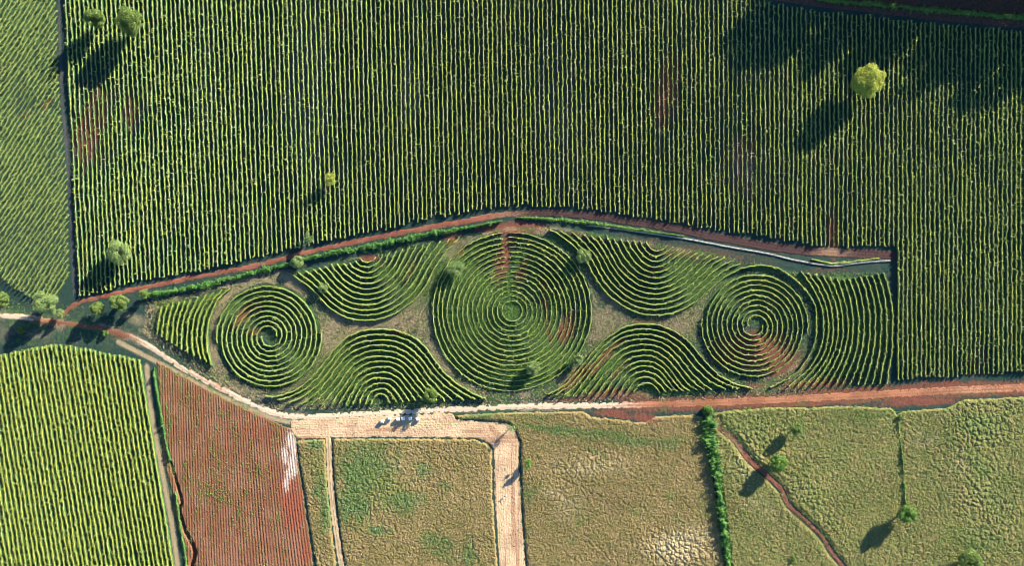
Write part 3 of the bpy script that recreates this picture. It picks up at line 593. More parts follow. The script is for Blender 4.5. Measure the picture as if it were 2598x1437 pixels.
for i, x in enumerate(UP):
    s = slope(x); ys = np.linspace(-70, 990, 160); xx = x + s * (ys - 400)
    xx = xx + .8 * np.sin(ys / 90 + i * .7) * .6
    yb = np.interp(xx, BOT[:, 0], BOT[:, 1]) + rng.uniform(-3, 3); yt = np.interp(xx, TOP[:, 0], TOP[:, 1])
    keep = (ys < yb) & (ys > yt)
    if i >= corner: keep = (ys < np.interp(x, [2278, 2420, 2598, 2700], [966, 958, 947, 944])) & (ys > yt)
    else: keep = (ys < min(yb.min(), 660) if x > 2150 else ys < yb) & (ys > yt)
    if keep.sum() < 3: continue
    P = np.stack([xx, ys], -1)[keep]
    if i in special: lab = special[i]
    elif x < 560: lab = 'straight vine row in the left of the upper vineyard, ending at the hedge track'
    elif x < 1300: lab = 'straight vine row in the middle of the upper vineyard ending above the hedge'
    elif x < 1960: lab = 'straight vine row right of the upper vineyard middle, ending above the curving red track'
    elif x < 2283: lab = 'straight vine row in the upper right ending above the white wall'
    else: lab = 'long straight vine row near the right edge reaching down to the dirt road'
    add_row('vine_row', P, lab, 'vine row', 'straight vine rows of the upper vineyard', width=np.interp(x, [180, 700, 1300, 2100, 2600], [.56, .46, .42, .52, .60]), height=1.8, nleaf=7)

def clip_rows(poly, pts_dir, offs):
    """lines through offsets clipped to a polygon"""
    out = []
    for P in offs:
        t = np.arange(-900, 900, 3.0); L = P + t[:, None] * pts_dir
        ins = poly_sd(poly, L[:, 0], L[:, 1]) > 0
        if ins.sum() > 5:
            k = np.where(ins)[0]; out.append(L[k[0]:k[-1] + 1])
    return out
# the slanting vineyard at the left
LDP = [(-40, -60), (136, -60), (140, 20), (144, 150), (158, 300), (165, 450), (171, 560), (177, 690), (166, 766), (120, 775), (75, 757), (0, 705), (-40, 690)]
d = lin((-.54, .84)); d /= np.linalg.norm(d)
rows = clip_rows(LDP, d, [lin((x0, 400.0)) for x0 in np.arange(-330, 372, 12.6)])
for k, L in enumerate(rows):
    j = len(rows) - 1 - k
    lab = (ORD[j] + ' slanting vine row from the lower right end of the left vineyard') if j < 12 else \
        ('slanting vine row crossing the lower half of the left vineyard' if k > len(rows) / 2 else 'slanting vine row crossing the upper half of the left vineyard')
    L = L + np.stack([3.0 * np.sin(L[:, 1] / 60), 0 * L[:, 1]], -1)
    add_row('vine_row', L, lab, 'vine row', 'slanting vine rows of the left vineyard', width=.52, height=1.75, nleaf=8, shoots=.5)
# the bright vineyard at the lower left
BLP = [(-40, 915), (0, 899), (88, 881), (141, 872), (188, 878), (236, 888), (320, 905), (360, 914), (365, 957), (388, 1108), (415, 1260), (443, 1437), (452, 1490), (-40, 1490)]
d = lin((.165, 1)); d /= np.linalg.norm(d)
rows = clip_rows(BLP, d, [lin((x0, 1437.0)) for x0 in np.arange(437, -36, -12.0)])
for k, L in enumerate(rows):
    lab = (ORD[k] + ' bright vine row from the grass margin right of the lower left vineyard') if k < 12 else \
        ('straight bright vine row reaching the left frame edge of the lower left vineyard' if k > 30 else 'straight bright vine row in the middle of the lower left vineyard')
    add_row('vine_row', L, lab, 'vine row', 'straight vine rows of the lower left vineyard', width=.80, height=1.75, mat=M_vine_dense, nleaf=11, shoots=.35, vig=lambda a, b: .95 + .5 * (fbm(a * .12, b * .12, 2, 5) - .5))

# ------------------------------------------------------------------ the patterned garden: spirals, rings and waves
CV = dict(cat='curved vine row')
def spiral(cx, cy, r0, pitch, a0, turns, sgn):
    t = np.linspace(0, turns, int(turns * 90)); r = r0 + pitch * t
    a = a0 + sgn * t * 2 * math.pi
    return np.stack([cx + r * np.cos(a), cy - r * np.sin(a)], -1)
for k in range(2):
    add_row('spiral_vine_row', spiral(681.4, 854.1, 19.0, 25.4, k * math.pi, 4.52, 1), 'left spiral of vines, the arm whose inner end starts ' + ('right' if k == 0 else 'left') + ' of its centre', 'spiral vine row', 'two arms of the left spiral', width=.52, height=1.5, nleaf=8)
    add_row('spiral_vine_row', spiral(1916.8, 826.7, 19.0, 25.8, k * math.pi + math.pi, 4.52, -1), 'right spiral of vines, the arm whose inner end starts ' + ('left' if k == 0 else 'right') + ' of its centre', 'spiral vine row', 'two arms of the right spiral', width=.5, height=1.55, nleaf=8)
for k in range(15):
    r = 25.7 + 12.55 * k; cx, cy = 1299.5 - .1 * k, 789.8 + .1 * k
    gap = math.radians(3) + 5.0 / r; a = np.linspace(math.pi / 2 + .05 - gap * .2, math.pi / 2 + .05 - gap * .2 - 2 * math.pi + gap, int(60 + r))
    wob = 1 + .006 * np.sin(a * 3 + k)
    P = np.stack([cx + r * wob * np.cos(a), cy - r * wob * np.sin(a)], -1)
    lab = ('innermost' if k == 0 else 'outermost' if k == 14 else ORD[k] + ' from the centre') + (', ring of vines in the middle circle' if 0 < k < 14 else ' ring of vines in the large middle circle')
    add_row('vine_ring', P, lab, 'vine ring', 'vine rings of the middle circle', width=.46, height=1.5, nleaf=8, vig=lambda a, b: vigor(a, b) - .10)
def interp_rows(keys, n):
    ks = sorted(keys); R = {k: smooth(keys[k], n=90) for k in ks}
    out = []
    for i in range(n):
        a = max([k for k in ks if k <= i]); b = min([k for k in ks if k >= i])
        if a == b: out.append(R[a]); continue
        f = (i - a) / (b - a); out.append(R[a] * (1 - f) + R[b] * f)
    return out
def wave(keys, n, Z, where, edge, width, height, mat=M_vine, name='wave_vine_row', **kw):
    keys = {k: zoomp(Z[0], Z[1], v) for k, v in keys.items()}
    for i, P in enumerate(interp_rows(keys, n)):
        if where == 'upper right wave' and i == 0:
            P = np.vstack([P[:-2], smooth(zoomp(*ZG, [(285, 84), (330, 73), (380, 71), (450, 86), (510, 118), (570, 165), (615, 210), (645, 260), (665, 310), (672, 390), (664, 470), (640, 540), (600, 605), (540, 670), (420, 735)]), n=60)])
            lab = 'longest curved vine row, outlining the upper right wave and the right spiral'
        else:
            lab = ('first' if i == 0 else 'last' if i == n - 1 else ORD[i]) + ' curved vine row of the ' + where + ', counted from ' + edge
        add_row(name, P, lab, 'curved vine row', 'vine rows of the ' + where, width=width, height=height, mat=mat, **kw)
full = lambda a, b: .95 + .5 * (fbm(a * .12, b * .12, 2, 5) - .5)
wave(UL, 12, ZB, 'upper left wave', 'its outer edge below', .60, 1.6, vig=full, nleaf=9, shoots=.14)
wave(LL, 13, ZC, 'lower left wave', 'its outer edge above', .62, 1.75, vig=full, nleaf=10, shoots=.16)
wave(UR, 13, ZE, 'upper right wave', 'its outer edge below', .52, 1.6, vig=full, nleaf=9, shoots=.12)
wave(LR, 12, ZF, 'lower right wave', 'its outer edge above', .54, 1.7, vig=full, nleaf=9, shoots=.14)
wave(RR, 14, ZG, 'arc patch at the right', 'the right spiral', .56, 1.75, vig=full, nleaf=9, shoots=.14, name='arc_vine_row')
wave(SL, 11, ZA, 'small patch at the left', 'its left end', .74, 1.75, M_vine_dense, vig=full, nleaf=11, shoots=.16, name='arc_vine_row')

# ------------------------------------------------------------------ hedges, banks, wall
def add_hedge(name, P_px, widths, height, label, cat, mat, nleaf=26, ztop=1.2, lsize=(.25, .5), group=None):
    SEED[0] += 1
    P = W(smooth(P_px, ds=3), ztop); o0 = P[len(P) // 2]
    n0 = len(resample(P, ds=.5)); f = np.linspace(0, 1, n0)
    V, F = row_mesh(P, 1.0, height, SEED[0], nleaf=nleaf, shoots=.0, lsize=lsize, ds=.5, vig=lambda a, b: .35 + 1.2 * fbm(a * .3, b * .3, 2, 37))
    # widen along the length
    R = resample(P, ds=.5); T = np.gradient(R, axis=0); T /= np.linalg.norm(T, axis=1)[:, None]; N = np.stack([-T[:, 1], T[:, 0]], -1)
    from_ = np.array([np.argmin(np.sum((R - v[:2]) ** 2, 1)) for v in V])
    wv = np.interp(f, np.linspace(0, 1, len(widths)), widths) * (.55 + .9 * fbm(R[:, 0] * .35, R[:, 1] * .35, 3, SEED[0]))
    lat = np.sum((V[:, :2] - R[from_]) * N[from_], 1)
    V[:, :2] += N[from_] * (lat * (wv[from_] - 1))[:, None]
    V[:, 2] *= (.5 + 1.0 * fbm(V[:, 0] * .5, V[:, 1] * .5, 2, 3))
    V[:, 0] -= o0[0]; V[:, 1] -= o0[1]
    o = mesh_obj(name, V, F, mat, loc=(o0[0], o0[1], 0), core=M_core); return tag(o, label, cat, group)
H1 = [(374, 749), (438, 739), (505, 726), (572, 709), (650, 690), (694, 679), (740, 668)]
H2 = [(768, 660), (785, 655), (852, 640), (936, 625), (1020, 608), (1088, 594), (1155, 584), (1222, 571), (1273, 561)]
add_hedge('clipped_hedge', H1, [1.9, 2.0, 1.9, 1.7], 1.6, 'clipped green hedge from the bushes at the lower left to the round grey green bush', 'hedge', M_hedge)
add_hedge('clipped_hedge', H2, [1.7, 2.2, 2.2, 1.7, 1.1], 1.6, 'clipped green hedge from the round grey green bush to above the middle circle', 'hedge', M_hedge)
add_hedge('low_hedge', [(1313, 552), (1384, 556), (1452, 561), (1536, 571), (1603, 581), (1654, 588), (1735, 599)], [.7, 1.2, 1.6, 1.5, 1.3, .9, .5], .9, 'vivid green strip of low bushes along the red track above the upper right wave', 'hedge', M_weed, ztop=.7)
add_hedge('overgrown_hedge', HEDGE_V, [3.0, 5.0, 5.0, 4.0, 2.6, 2.2, 2.2, 2.0, 2.0, 2.0], 2.4, 'overgrown dark green hedge running down from the dirt road between the two large grass fields', 'hedge', M_hedge, nleaf=46)
add_hedge('hedgerow', [(2060, -14), (2093, 0), (2200, 8), (2290, 16), (2420, 29), (2598, 43), (2700, 52)], [1.4, 1.8, 2.0, 2.2, 2.2, 2.0], 1.2, 'green hedgerow crossing the shaded top right corner', 'hedge', M_weed, ztop=.9)
add_hedge('grass_bank', [(2281, 1075), (2288, 1142), (2295, 1226), (2298, 1284)], [.8, .7, .8, 1.2], 1.3, 'narrow green field bank running straight up from the round tree in the right grass field', 'bank', M_weed, nleaf=14, ztop=1.0)
add_hedge('weed_strip', [(2060, 658), (2100, 667), (2140, 668), (2190, 660), (2232, 656)], [.6, 1.1, 1.2, .9, .5], .7, 'yellow green strip of weeds along the upper side of the white wall', 'weeds', M_vine, nleaf=14, ztop=.5)
add_hedge('ditch_scrub', [(388, 935), (398, 1000), (408, 1060), (418, 1120), (430, 1170)], [1.2, .8, 1.0, .9, 1.2], 1.2, 'scrubby dark green bushes between the bright vineyard margin and the ploughed field', 'bushes', M_hedge, nleaf=18, ztop=1)
add_hedge('ditch_scrub', [(446, 1250), (456, 1330), (466, 1390), (474, 1450)], [.8, 1.0, .9, .8], .9, 'low green scrub along the left edge of the dark gully', 'bushes', M_weed, nleaf=16, ztop=.7)

# the low white dry-stone wall: courses of separate stones in one mesh
def stone_wall():
    P = W(smooth([(1490, 572), (1569, 581), (1654, 593), (1721, 603), (1788, 615), (1856, 628), (1948, 644), (2015, 660), (2083, 672), (2120, 675), (2167, 669), (2217, 664), (2258, 662)], ds=2), .3)
    R = resample(P, ds=.26); n = len(R); T = np.gradient(R, axis=0); T /= np.linalg.norm(T, axis=1)[:, None]; N = np.stack([-T[:, 1], T[:, 0]], -1)
    r = np.random.default_rng(5); V = []; F = []
    base = np.array([(-1, -1, 0), (1, -1, 0), (1, 1, 0), (-1, 1, 0), (-.75, -.75, 1), (.75, -.75, 1), (.75, .75, 1), (-.75, .75, 1)], float)
    fc = np.array([(0, 3, 2, 1), (4, 5, 6, 7), (0, 1, 5, 4), (1, 2, 6, 5), (2, 3, 7, 6), (3, 0, 4, 7)])
    for i in range(n):
        for lane in (-.16, .16):
            for lay in range(2):
                if lay == 1 and r.random() < .3: continue
                if i < n * .16 and r.random() < .6: continue
                c = R[i] + N[i] * (lane + r.normal(0, .05)) + T[i] * r.normal(0, .05)
                sx, sy, sz = r.uniform(.10, .19), r.uniform(.10, .19), r.uniform(.16, .26); a = r.uniform(0, 6.28)
                b = base * (sx, sy, sz) + r.normal(0, .015, (8, 3)); q = b.copy()
                q[:, 0] = b[:, 0] * math.cos(a) - b[:, 1] * math.sin(a) + c[0]; q[:, 1] = b[:, 0] * math.sin(a) + b[:, 1] * math.cos(a) + c[1]; q[:, 2] = b[:, 2] + lay * .22 - .03
                F.append(fc + len(V) * 8); V.append(q)
    V = np.vstack(V); F = np.vstack(F); o0 = R[n // 2]; V[:, :2] -= o0
    return mesh_obj('stone_wall', V, F, plain_mat('white limestone', (.30, .30, .29), .9, .35, 3.0), loc=(o0[0], o0[1], 0))
tag(stone_wall(), 'low rough white stone wall winding along the upper right of the patterned garden', 'wall')

# ------------------------------------------------------------------ trees
def tube(P, R, k=7):
    P = lin(P); n = len(P); V = []; T = np.gradient(P, axis=0)
    for i in range(n):
        t = T[i] / (np.linalg.norm(T[i]) + 1e-9); a = np.cross(t, (0.3, 1, 0.1)); a /= np.linalg.norm(a); b = np.cross(t, a)
        ang = np.arange(k) * 2 * math.pi / k
        V.append(P[i] + R[i] * (np.cos(ang)[:, None] * a + np.sin(ang)[:, None] * b))
    V = np.vstack(V); i = np.arange(n - 1)[:, None] * k + np.arange(k)[None, :]; j = np.arange(n - 1)[:, None] * k + (np.arange(k)[None, :] + 1) % k
    return V, np.stack([i, j, j + k, i + k], -1).reshape(-1, 4)
def tree(name, px, r_px, H, label, mat, cat='tree', density=1.0, clumps=34, squash=.8, leaf=.42, low=.28, group=None, seed=None, ecc=(1, 1)):
    SEED[0] += 1; r = np.random.default_rng(seed or SEED[0])
    R = r_px * S; cz = H * (1 + low) / 2
    b = W(px, cz); root = empty(name, (b[0], b[1], 0)); tag(root, label, cat, group)
    # clump centres in a lumpy ellipsoid
    rz = H * (1 - low) / 2
    u = r.normal(0, 1, (clumps, 3)); u /= np.linalg.norm(u, axis=1)[:, None]
    rad = (.45 + .5 * r.random(clumps) ** .6)[:, None]
    cc = u * rad * np.array([R * ecc[0], R * ecc[1], rz]) * .80; cc[:, 2] += cz; cr = R * r.uniform(.20, .36, clumps)
    LV = []; off = 0; LF = []
    for c, q in zip(cc, cr):
        m = int(density * 26 * (q / leaf) ** 2) + 12
        v = r.normal(0, 1, (m, 3)); v /= np.linalg.norm(v, axis=1)[:, None]; v[:, 2] *= squash
        ctr = c + v * q * (.55 + .5 * r.random(m))[:, None]
        V, F = leaf_quads(ctr, v + r.normal(0, .55, (m, 3)), r.uniform(leaf * .55, leaf * 1.15, m), r)
        LV.append(V); LF.append(F + off); off += len(V)
    mesh_obj('crown', np.vstack(LV), np.vstack(LF), mat, root)
    th = max(.07, R * .065); V, F = tube([(0, 0, -.3), (th * .5, 0, H * .25), (-th * .6, th * .4, H * .5), (0, 0, H * .8)], [th * 1.25, th, th * .75, th * .25])
    Vs, Fs, o = [V], [F], len(V)
    for c in cc[np.argsort(r.random(clumps))[:9]]:
        s = (0, 0, H * r.uniform(.22, .5)); mid = (c * .5 + lin(s) * .5) + (0, 0, -.12 * R)
        V, F = tube([s, mid, c], [th * .55, th * .35, th * .12], 5); Vs.append(V); Fs.append(F + o); o += len(V)
    mesh_obj('trunk', np.vstack(Vs), np.vstack(Fs), M_bark, root, smooth_shade=True)
    return root
tree('round_tree', (240, 45), 27, 11.5, 'dense dark round tree, left one of the pair at the top left', M_tree, clumps=46, density=1.2)
tree('broad_tree', (328, 52), 37, 13, 'broad ragged tree, right one of the pair at the top left', M_tree, clumps=50, ecc=(1, 1.1))
tree('broad_tree', (297, 640), 33, 9, 'ragged pale green tree inside the vine rows at the left', M_olive, clumps=38, density=.8)
tree('small_tree', (838, 453), 19, 7, 'small bright tree standing alone in the middle of the upper vineyard', M_vine_dense, clumps=22, leaf=.34)
tree('small_tree', (781, 603), 16, 5.5, 'small pale tree at the row ends just above the clipped hedge', M_olive, clumps=22, leaf=.34, ecc=(1.1, .9))
tree('round_bush', (754, 665), 19, 4.2, 'round grey green bush standing in the gap of the clipped hedge', M_olive, 'bush', clumps=36, density=1.2, low=.1, leaf=.34)
tree('olive_tree', (1155, 682), 26, 4.5, 'sparse pale tree over the upper left rim of the middle circle', M_olive, clumps=34, density=.55, leaf=.34)
tree('olive_tree', (818, 731), 15, 3.6, 'small pale green tree among the left rows of the upper left wave', M_olive, clumps=22, density=.8, leaf=.32)
tree('olive_tree', (1481, 651), 22, 4.6, 'grey green olive tree between the middle circle and the upper right wave', M_olive, clumps=34, leaf=.34)
tree('olive_tree', (1354, 935), 21, 5.0, 'pale olive tree inside the lower part of the middle circle', M_olive, clumps=32, density=.8, leaf=.34)
tree('olive_tree', (1467, 912), 17, 4.6, 'dull green olive tree at the lower right rim of the middle circle', M_olive, clumps=26, leaf=.34)
tree('olive_tree', (1091, 1004), 21, 8.0, 'green tree at the right foot of the lower left wave beside the pale road', M_tree, clumps=32, leaf=.36)
tree('broad_tree', (112, 768), 32, 9.5, 'wide pale tree beside the road fork under the left vineyard', M_olive, clumps=44, density=.9, ecc=(1.1, 1))
tree('small_tree', (147, 795), 17, 5.0, 'small tree at the lower right of the wide pale tree by the road fork', M_olive, clumps=22, leaf=.34)
tree('broad_tree', (2, 762), 22, 7.0, 'dark tree cut by the left edge of the photo above the road', M_tree, clumps=30)
tree('bush', (246, 783), 20, 7.5, 'dark bush at the road side, left of the three before the clipped hedge', M_tree, 'bush', clumps=30, low=.12)
tree('bush', (303, 767), 25, 8.5, 'dark broad bush, middle of the three before the clipped hedge', M_tree, 'bush', clumps=36, low=.12)
tree('bush', (364, 746), 15, 7.5, 'dark bush at the left end of the clipped hedge', M_tree, 'bush', clumps=24, low=.1)
tree('bush', (54, 838), 13, 2.6, 'small dark bush below the road at the left edge', M_tree, 'bush', clumps=18, low=.05, leaf=.34)
tree('bush', (267, 846), 10, 2.0, 'small light green bush on the lower verge of the road', M_weed, 'bush', clumps=14, low=.05, leaf=.3)
tree('round_tree', (2205, 207), 44, 14, 'lone big round yellow green tree in the shaded upper right vineyard', M_vine_dense, clumps=64, density=1.1, leaf=.5)
tree('round_tree', (2022, 1091), 19, 6.5, 'dark round tree in the right grass field just below the road', M_tree, clumps=30)
tree('round_tree', (1975, 1178), 26, 7.0, 'light green round tree beside the red footpath', M_weed, clumps=40, density=1.1)
tree('round_tree', (2303, 1308), 26, 9.0, 'green round tree at the lower end of the field bank, with a long shadow', M_weed, clumps=42, density=1.1)
tree('round_tree', (2458, 1428), 36, 8.0, 'large tree cut by the bottom edge at the lower right', M_tree, clumps=44)
tree('round_bush', (1339, 1177), 14, 5.0, 'small bright green tree on the right edge of the stubble strip', M_weed, clumps=22, leaf=.34)
tree('bush', (1795, 1041), 16, 3.4, 'bright round bush at the road end of the overgrown hedge', M_weed, 'bush', clumps=26, low=.08, leaf=.36)
tree('thin_tree', (1297, 1088), 15, 5.0, 'thin sparse tree at the bend of the stubble strip', M_olive, clumps=16, density=.22, leaf=.3, low=.45)
tree('bush', (2283, 1061), 9, 1.8, 'small bush at the upper end of the field bank', M_hedge, 'bush', clumps=14, low=.05, leaf=.3)
tree('bush', (2011, 1420), 10, 1.6, 'small bright bush in the grass at the bottom edge below the footpath', M_weed, 'bush', clumps=14, low=.05, leaf=.3)
for k, (p, where) in enumerate([((1055, 791), 'uppermost'), ((1025, 809), 'leftmost'), ((1029, 827), 'lower left'), ((1045, 833), 'lower middle'), ((1057, 835), 'lowest'), ((1071, 822), 'rightmost')]):
    tree('sapling', p, 4.5, 2.3, 'young sapling on the straw between left wave and middle circle, ' + where + ' of the six', M_hedge, 'sapling', clumps=9, leaf=.22, low=.35, group='saplings on the straw')

# ------------------------------------------------------------------ poles, bales, motorbike
def pole(px, H, label):
    b = W(px); V, F = tube([(0, 0, -.3), (.02, 0, H * .5), (.03, .02, H)], [.10, .085, .07], 8)
    V2, F2 = tube([(.03, .02, H - .01), (.03, .02, H + .05)], [.07, .01], 8)
    tag(mesh_obj('wooden_pole', np.vstack([V, V2]), np.vstack([F, F2 + len(V)]), M_bark, loc=(b[0], b[1], 0), smooth_shade=True), label, 'pole', 'poles right of the middle circle')
pole((1549, 816), 5.2, 'slender wooden pole between the circle and the lower right wave, right one of two')
pole((1526, 812), 4.6, 'slender wooden pole between the circle and the lower right wave, left one of two')
M_bale = plain_mat('bale wrap', (.55, .54, .53), .45, .08, 2.0)
def bale(px, ang, label):
    r, hw = .69, .66; k = 28
    prof = [(-hw, .0), (-hw, r * .35), (-hw - .015, r * .36), (-hw - .02, r * .7), (-hw, r * .72), (-hw, r * .9), (-hw + .05, r * .98), (-hw + .12, r), (-.22, r * 1.012), (-.2, r * 1.0), (.2, r * 1.005), (.22, r * 1.012), (hw - .12, r), (hw - .05, r * .98), (hw, r * .9), (hw, r * .4), (hw, .0)]
    V = []; F = []
    for i, (a, q) in enumerate(prof):
        for j in range(k):
            t = j * 2 * math.pi / k; z = q * math.sin(t)
            V.append((a, q * math.cos(t) * 1.01, max(z, -r * .93)))
    for i in range(len(prof) - 1):
        for j in range(k): F.append((i * k + j, i * k + (j + 1) % k, (i + 1) * k + (j + 1) % k, (i + 1) * k + j))
    b = W(px, r); o = mesh_obj('round_bale', V, np.array(F), M_bale, loc=(b[0], b[1], r * .93 + .1), smooth_shade=True)
    o.rotation_euler = (0, 0, math.radians(ang)); tag(o, label, 'bale', 'white bales on the stubble')
for p, a, lab in [((970.3, 1070.5), -6, 'white round bale at the left end of the line, lowest on the stubble'), ((988.3, 1062.9), -8, 'second white round bale from the left, touching the road verge'),
                  ((1010.1, 1064.9), 4, 'third white round bale from the left'), ((1022.6, 1062.9), 8, 'fourth white round bale from the left, half in tree shadow'),
                  ((1041, 1063.1), 12, 'fifth white round bale from the left, tilted in tree shadow'), ((1060.8, 1064.9), 6, 'white round bale at the right end of the line')]:
    bale(p, a, lab)

def box(c, s, taper=1.0):
    x, y, z = s; t = taper
    v = np.array([(-1, -1, -1), (1, -1, -1), (1, 1, -1), (-1, 1, -1), (-t, -t, 1), (t, -t, 1), (t, t, 1), (-t, t, 1)], float) * (lin((x, y, z)) / 2) + lin(c)
    return v, np.array([(0, 3, 2, 1), (4, 5, 6, 7), (0, 1, 5, 4), (1, 2, 6, 5), (2, 3, 7, 6), (3, 0, 4, 7)])
def join(parts):
    V, F, o = [], [], 0
    for v, f in parts: V.append(v); F.append(np.asarray(f) + o); o += len(v)
    return np.vstack(V), np.vstack(F)
def motorbike():
    b = W((1280.5, 1261), .6); root = empty('motorbike', (b[0], b[1], .09), math.radians(222))
    tag(root, 'small dark motorbike with pale blue front and white rear box on the stubble strip', 'motorbike')
    mk = plain_mat('black metal', (.02, .02, .022), .4); blue = plain_mat('pale blue paint', (.42, .72, .78), .35, .05); white = plain_mat('white paint', (.8, .8, .78), .4, .05); rub = plain_mat('rubber', (.015, .015, .015), .8); st = plain_mat('steel', (.4, .4, .42), .35, .1, metal=.8)
    for wx in (-.68, .68):
        w = empty('wheel', (wx, 0, .3)); w.parent = root
        a = np.linspace(0, 2 * math.pi, 25); V, F = tube([(.26 * math.cos(t), 0, .26 * math.sin(t)) for t in a], [.055] * 25, 8); mesh_obj('tyre', V, F, rub, w, smooth_shade=True)
        parts = [tube([(.2 * math.cos(t), 0, .2 * math.sin(t)) for t in a], [.018] * 25, 6)] + [tube([(0, 0, 0), (.2 * math.cos(t), 0, .2 * math.sin(t))], [.012, .012], 5) for t in np.arange(5) * 1.2566]
        mesh_obj('rim', *join(parts), st, w)
    mesh_obj('frame', *join([box((0, 0, .48), (.62, .24, .28), .8), box((-.45, 0, .5), (.4, .14, .1)), tube([(.68, .09, .3), (.5, .09, .95)], [.03, .03]), tube([(.68, -.09, .3), (.5, -.09, .95)], [.03, .03])]), mk, root)
    mesh_obj('seat', *box((-.2, 0, .78), (.75, .28, .13), .85), mk, root)
    mesh_obj('front_fairing', *join([box((.46, 0, .84), (.42, .42, .34), .7), box((.74, 0, .62), (.42, .16, .05), .8)]), blue, root)
    mesh_obj('rear_box', *box((-.78, 0, .98), (.44, .44, .34), .88), white, root)
    mesh_obj('handlebar', *join([tube([(.36, -.38, 1.06), (.46, -.12, 1.03), (.46, .12, 1.03), (.36, .38, 1.06)], [.02] * 4), tube([(.46, -.3, 1.04), (.46, -.32, 1.22)], [.008, .008], 5), tube([(.46, .3, 1.04), (.46, .32, 1.22)], [.008, .008], 5), box((.46, -.33, 1.25), (.02, .12, .08)), box((.46, .33, 1.25), (.02, .12, .08))]), mk, root)
    mesh_obj('exhaust', *tube([(.1, -.16, .28), (-.4, -.18, .3), (-.8, -.19, .38)], [.03, .04, .045]), st, root, smooth_shade=True)
motorbike()
b = W((1287.5, 1263.5), .5)
V, F = tube([(0, 0, -.2), (.01, 0, .7), (.0, .01, 1.35)], [.05, .045, .04], 8)
tag(mesh_obj('wooden_post', V, F, M_bark, loc=(b[0], b[1], 0), smooth_shade=True), 'thin dark post beside the motorbike on the stubble strip', 'post')

# ------------------------------------------------------------------ weeds and ground cover
def scatter(name, n, region, hgt, size, mat, label, cat, seed, per=4, base=0.0):
    """loose tufts of leaves; region(px,py) -> probability"""
    r = np.random.default_rng(seed); px, py = region[0](r, n)
    keep = r.random(len(px)) < region[1](px, py); p = W(np.stack([px, py], -1)[keep])
    m = len(p); q = np.repeat(np.arange(m), per); k = len(q); hs = hgt * r.uniform(.4, 1.2, m)
    ctr = np.concatenate([p[q] + r.normal(0, .16 + hgt * .12, (k, 2)), (base + hs[q] * r.random(k))[:, None]], 1)
    nrm = r.normal(0, 1, (k, 3)); nrm[:, 2] = np.abs(nrm[:, 2]) + .3
    V, F = leaf_quads(ctr, nrm, r.uniform(size[0], size[1], k), r)
    o = mesh_obj(name, V, F, mat); return tag(o, label, cat, kind='stuff')
def rect(a, b, c, d): return lambda r, n: (r.uniform(a, c, n), r.uniform(b, d, n))
def garden_p(px, py):
    x, y = px * S, py * S
    circ = np.exp(-(np.hypot(px - 1299, py - 790) / 150) ** 4)
    flank = blobs(px, py, [(800, 960, 60, 50, -45), (850, 920, 60, 60, -45), (900, 970, 60, 40, -50, .8), (1070, 700, 60, 60, -50, .7), (1760, 690, 70, 50, -35, .8), (1490, 970, 80, 40, -40, .9), (1560, 920, 50, 50, -45, .6), (440, 800, 50, 60, 0, .4), (2120, 930, 90, 40, 0, .5)])
    w = .18 + .8 * flank + .85 * circ * sstep(.38, .62, fbm(x * .2, y * .2, 3, 9)) + .9 * blobs(px, py, GREEN_PAT)
    return w * (poly_sd(GARDEN, px, py) > 0) * (1 - .85 * blobs(px, py, RED_PAT)) * (1 - .8 * blobs(px, py, STRAW_PAT) * (1 - planted(px, py)))
scatter('weeds', 150000, (rect(380, 570, 2260, 1030), garden_p), .50, (.18, .44), M_weed, 'loose green weeds between the curved rows of the patterned garden', 'weeds', 3)
def straw_p(px, py): return .9 * np.clip(blobs(px, py, STRAW_PAT) + .25, 0, 1) * (poly_sd(GARDEN, px, py) > -20) * (1 - planted(px, py)) * (line_d(ROAD, px, py)[0] > 9) * (line_d(TRACK, px, py)[0] > 11)
M_straw = leaf_mat('straw', (.17, .135, .08), (.30, .25, .16), trans=0.2)
scatter('dry_grass', 90000, (rect(300, 690, 2060, 1040), straw_p), .20, (.20, .60), M_straw, 'pale mown straw lying around the spirals and waves', 'dry grass', 4)
def plough_p(px, py):
    x, y = px * S, py * S; inn = poly_sd(PLOUGH, px, py) > 3
    return inn * (.10 + .9 * sstep(.55, .75, fbm(x * 1.4, y * .10, 3, 61)) + blobs(px, py, [(540, 1250, 60, 20, 20, .8), (560, 1210, 16, 50, 0, .7)])) * (1 - blobs(px, py, [(738, 1160, 26, 80, 0), (760, 1300, 40, 160, 0)])) * np.interp(py, [915, 1250, 1437], [.9, .8, .35])
scatter('weeds', 16000, (rect(398, 915, 800, 1437), plough_p), .40, (.18, .42), M_weed, 'scattered young green weeds along the furrows of the ploughed field', 'weeds', 5, per=5, base=.18)
def up_p(px, py):
    x, y = px * S, py * S
    return (poly_sd(UP_POLY, px, py) > -10) * (.25 + .75 * sstep(.45, .6, fbm(x * .08, y * .08, 3, 44))) * (1 - .8 * np.maximum(blobs(px, py, RED_UP), blobs(px, py, GREY_UP)))
scatter('weeds', 60000, (rect(165, -40, 2640, 975), up_p), .30, (.16, .40), M_cover, 'dark green ground cover between the straight rows of the upper vineyard', 'weeds', 6, per=3)
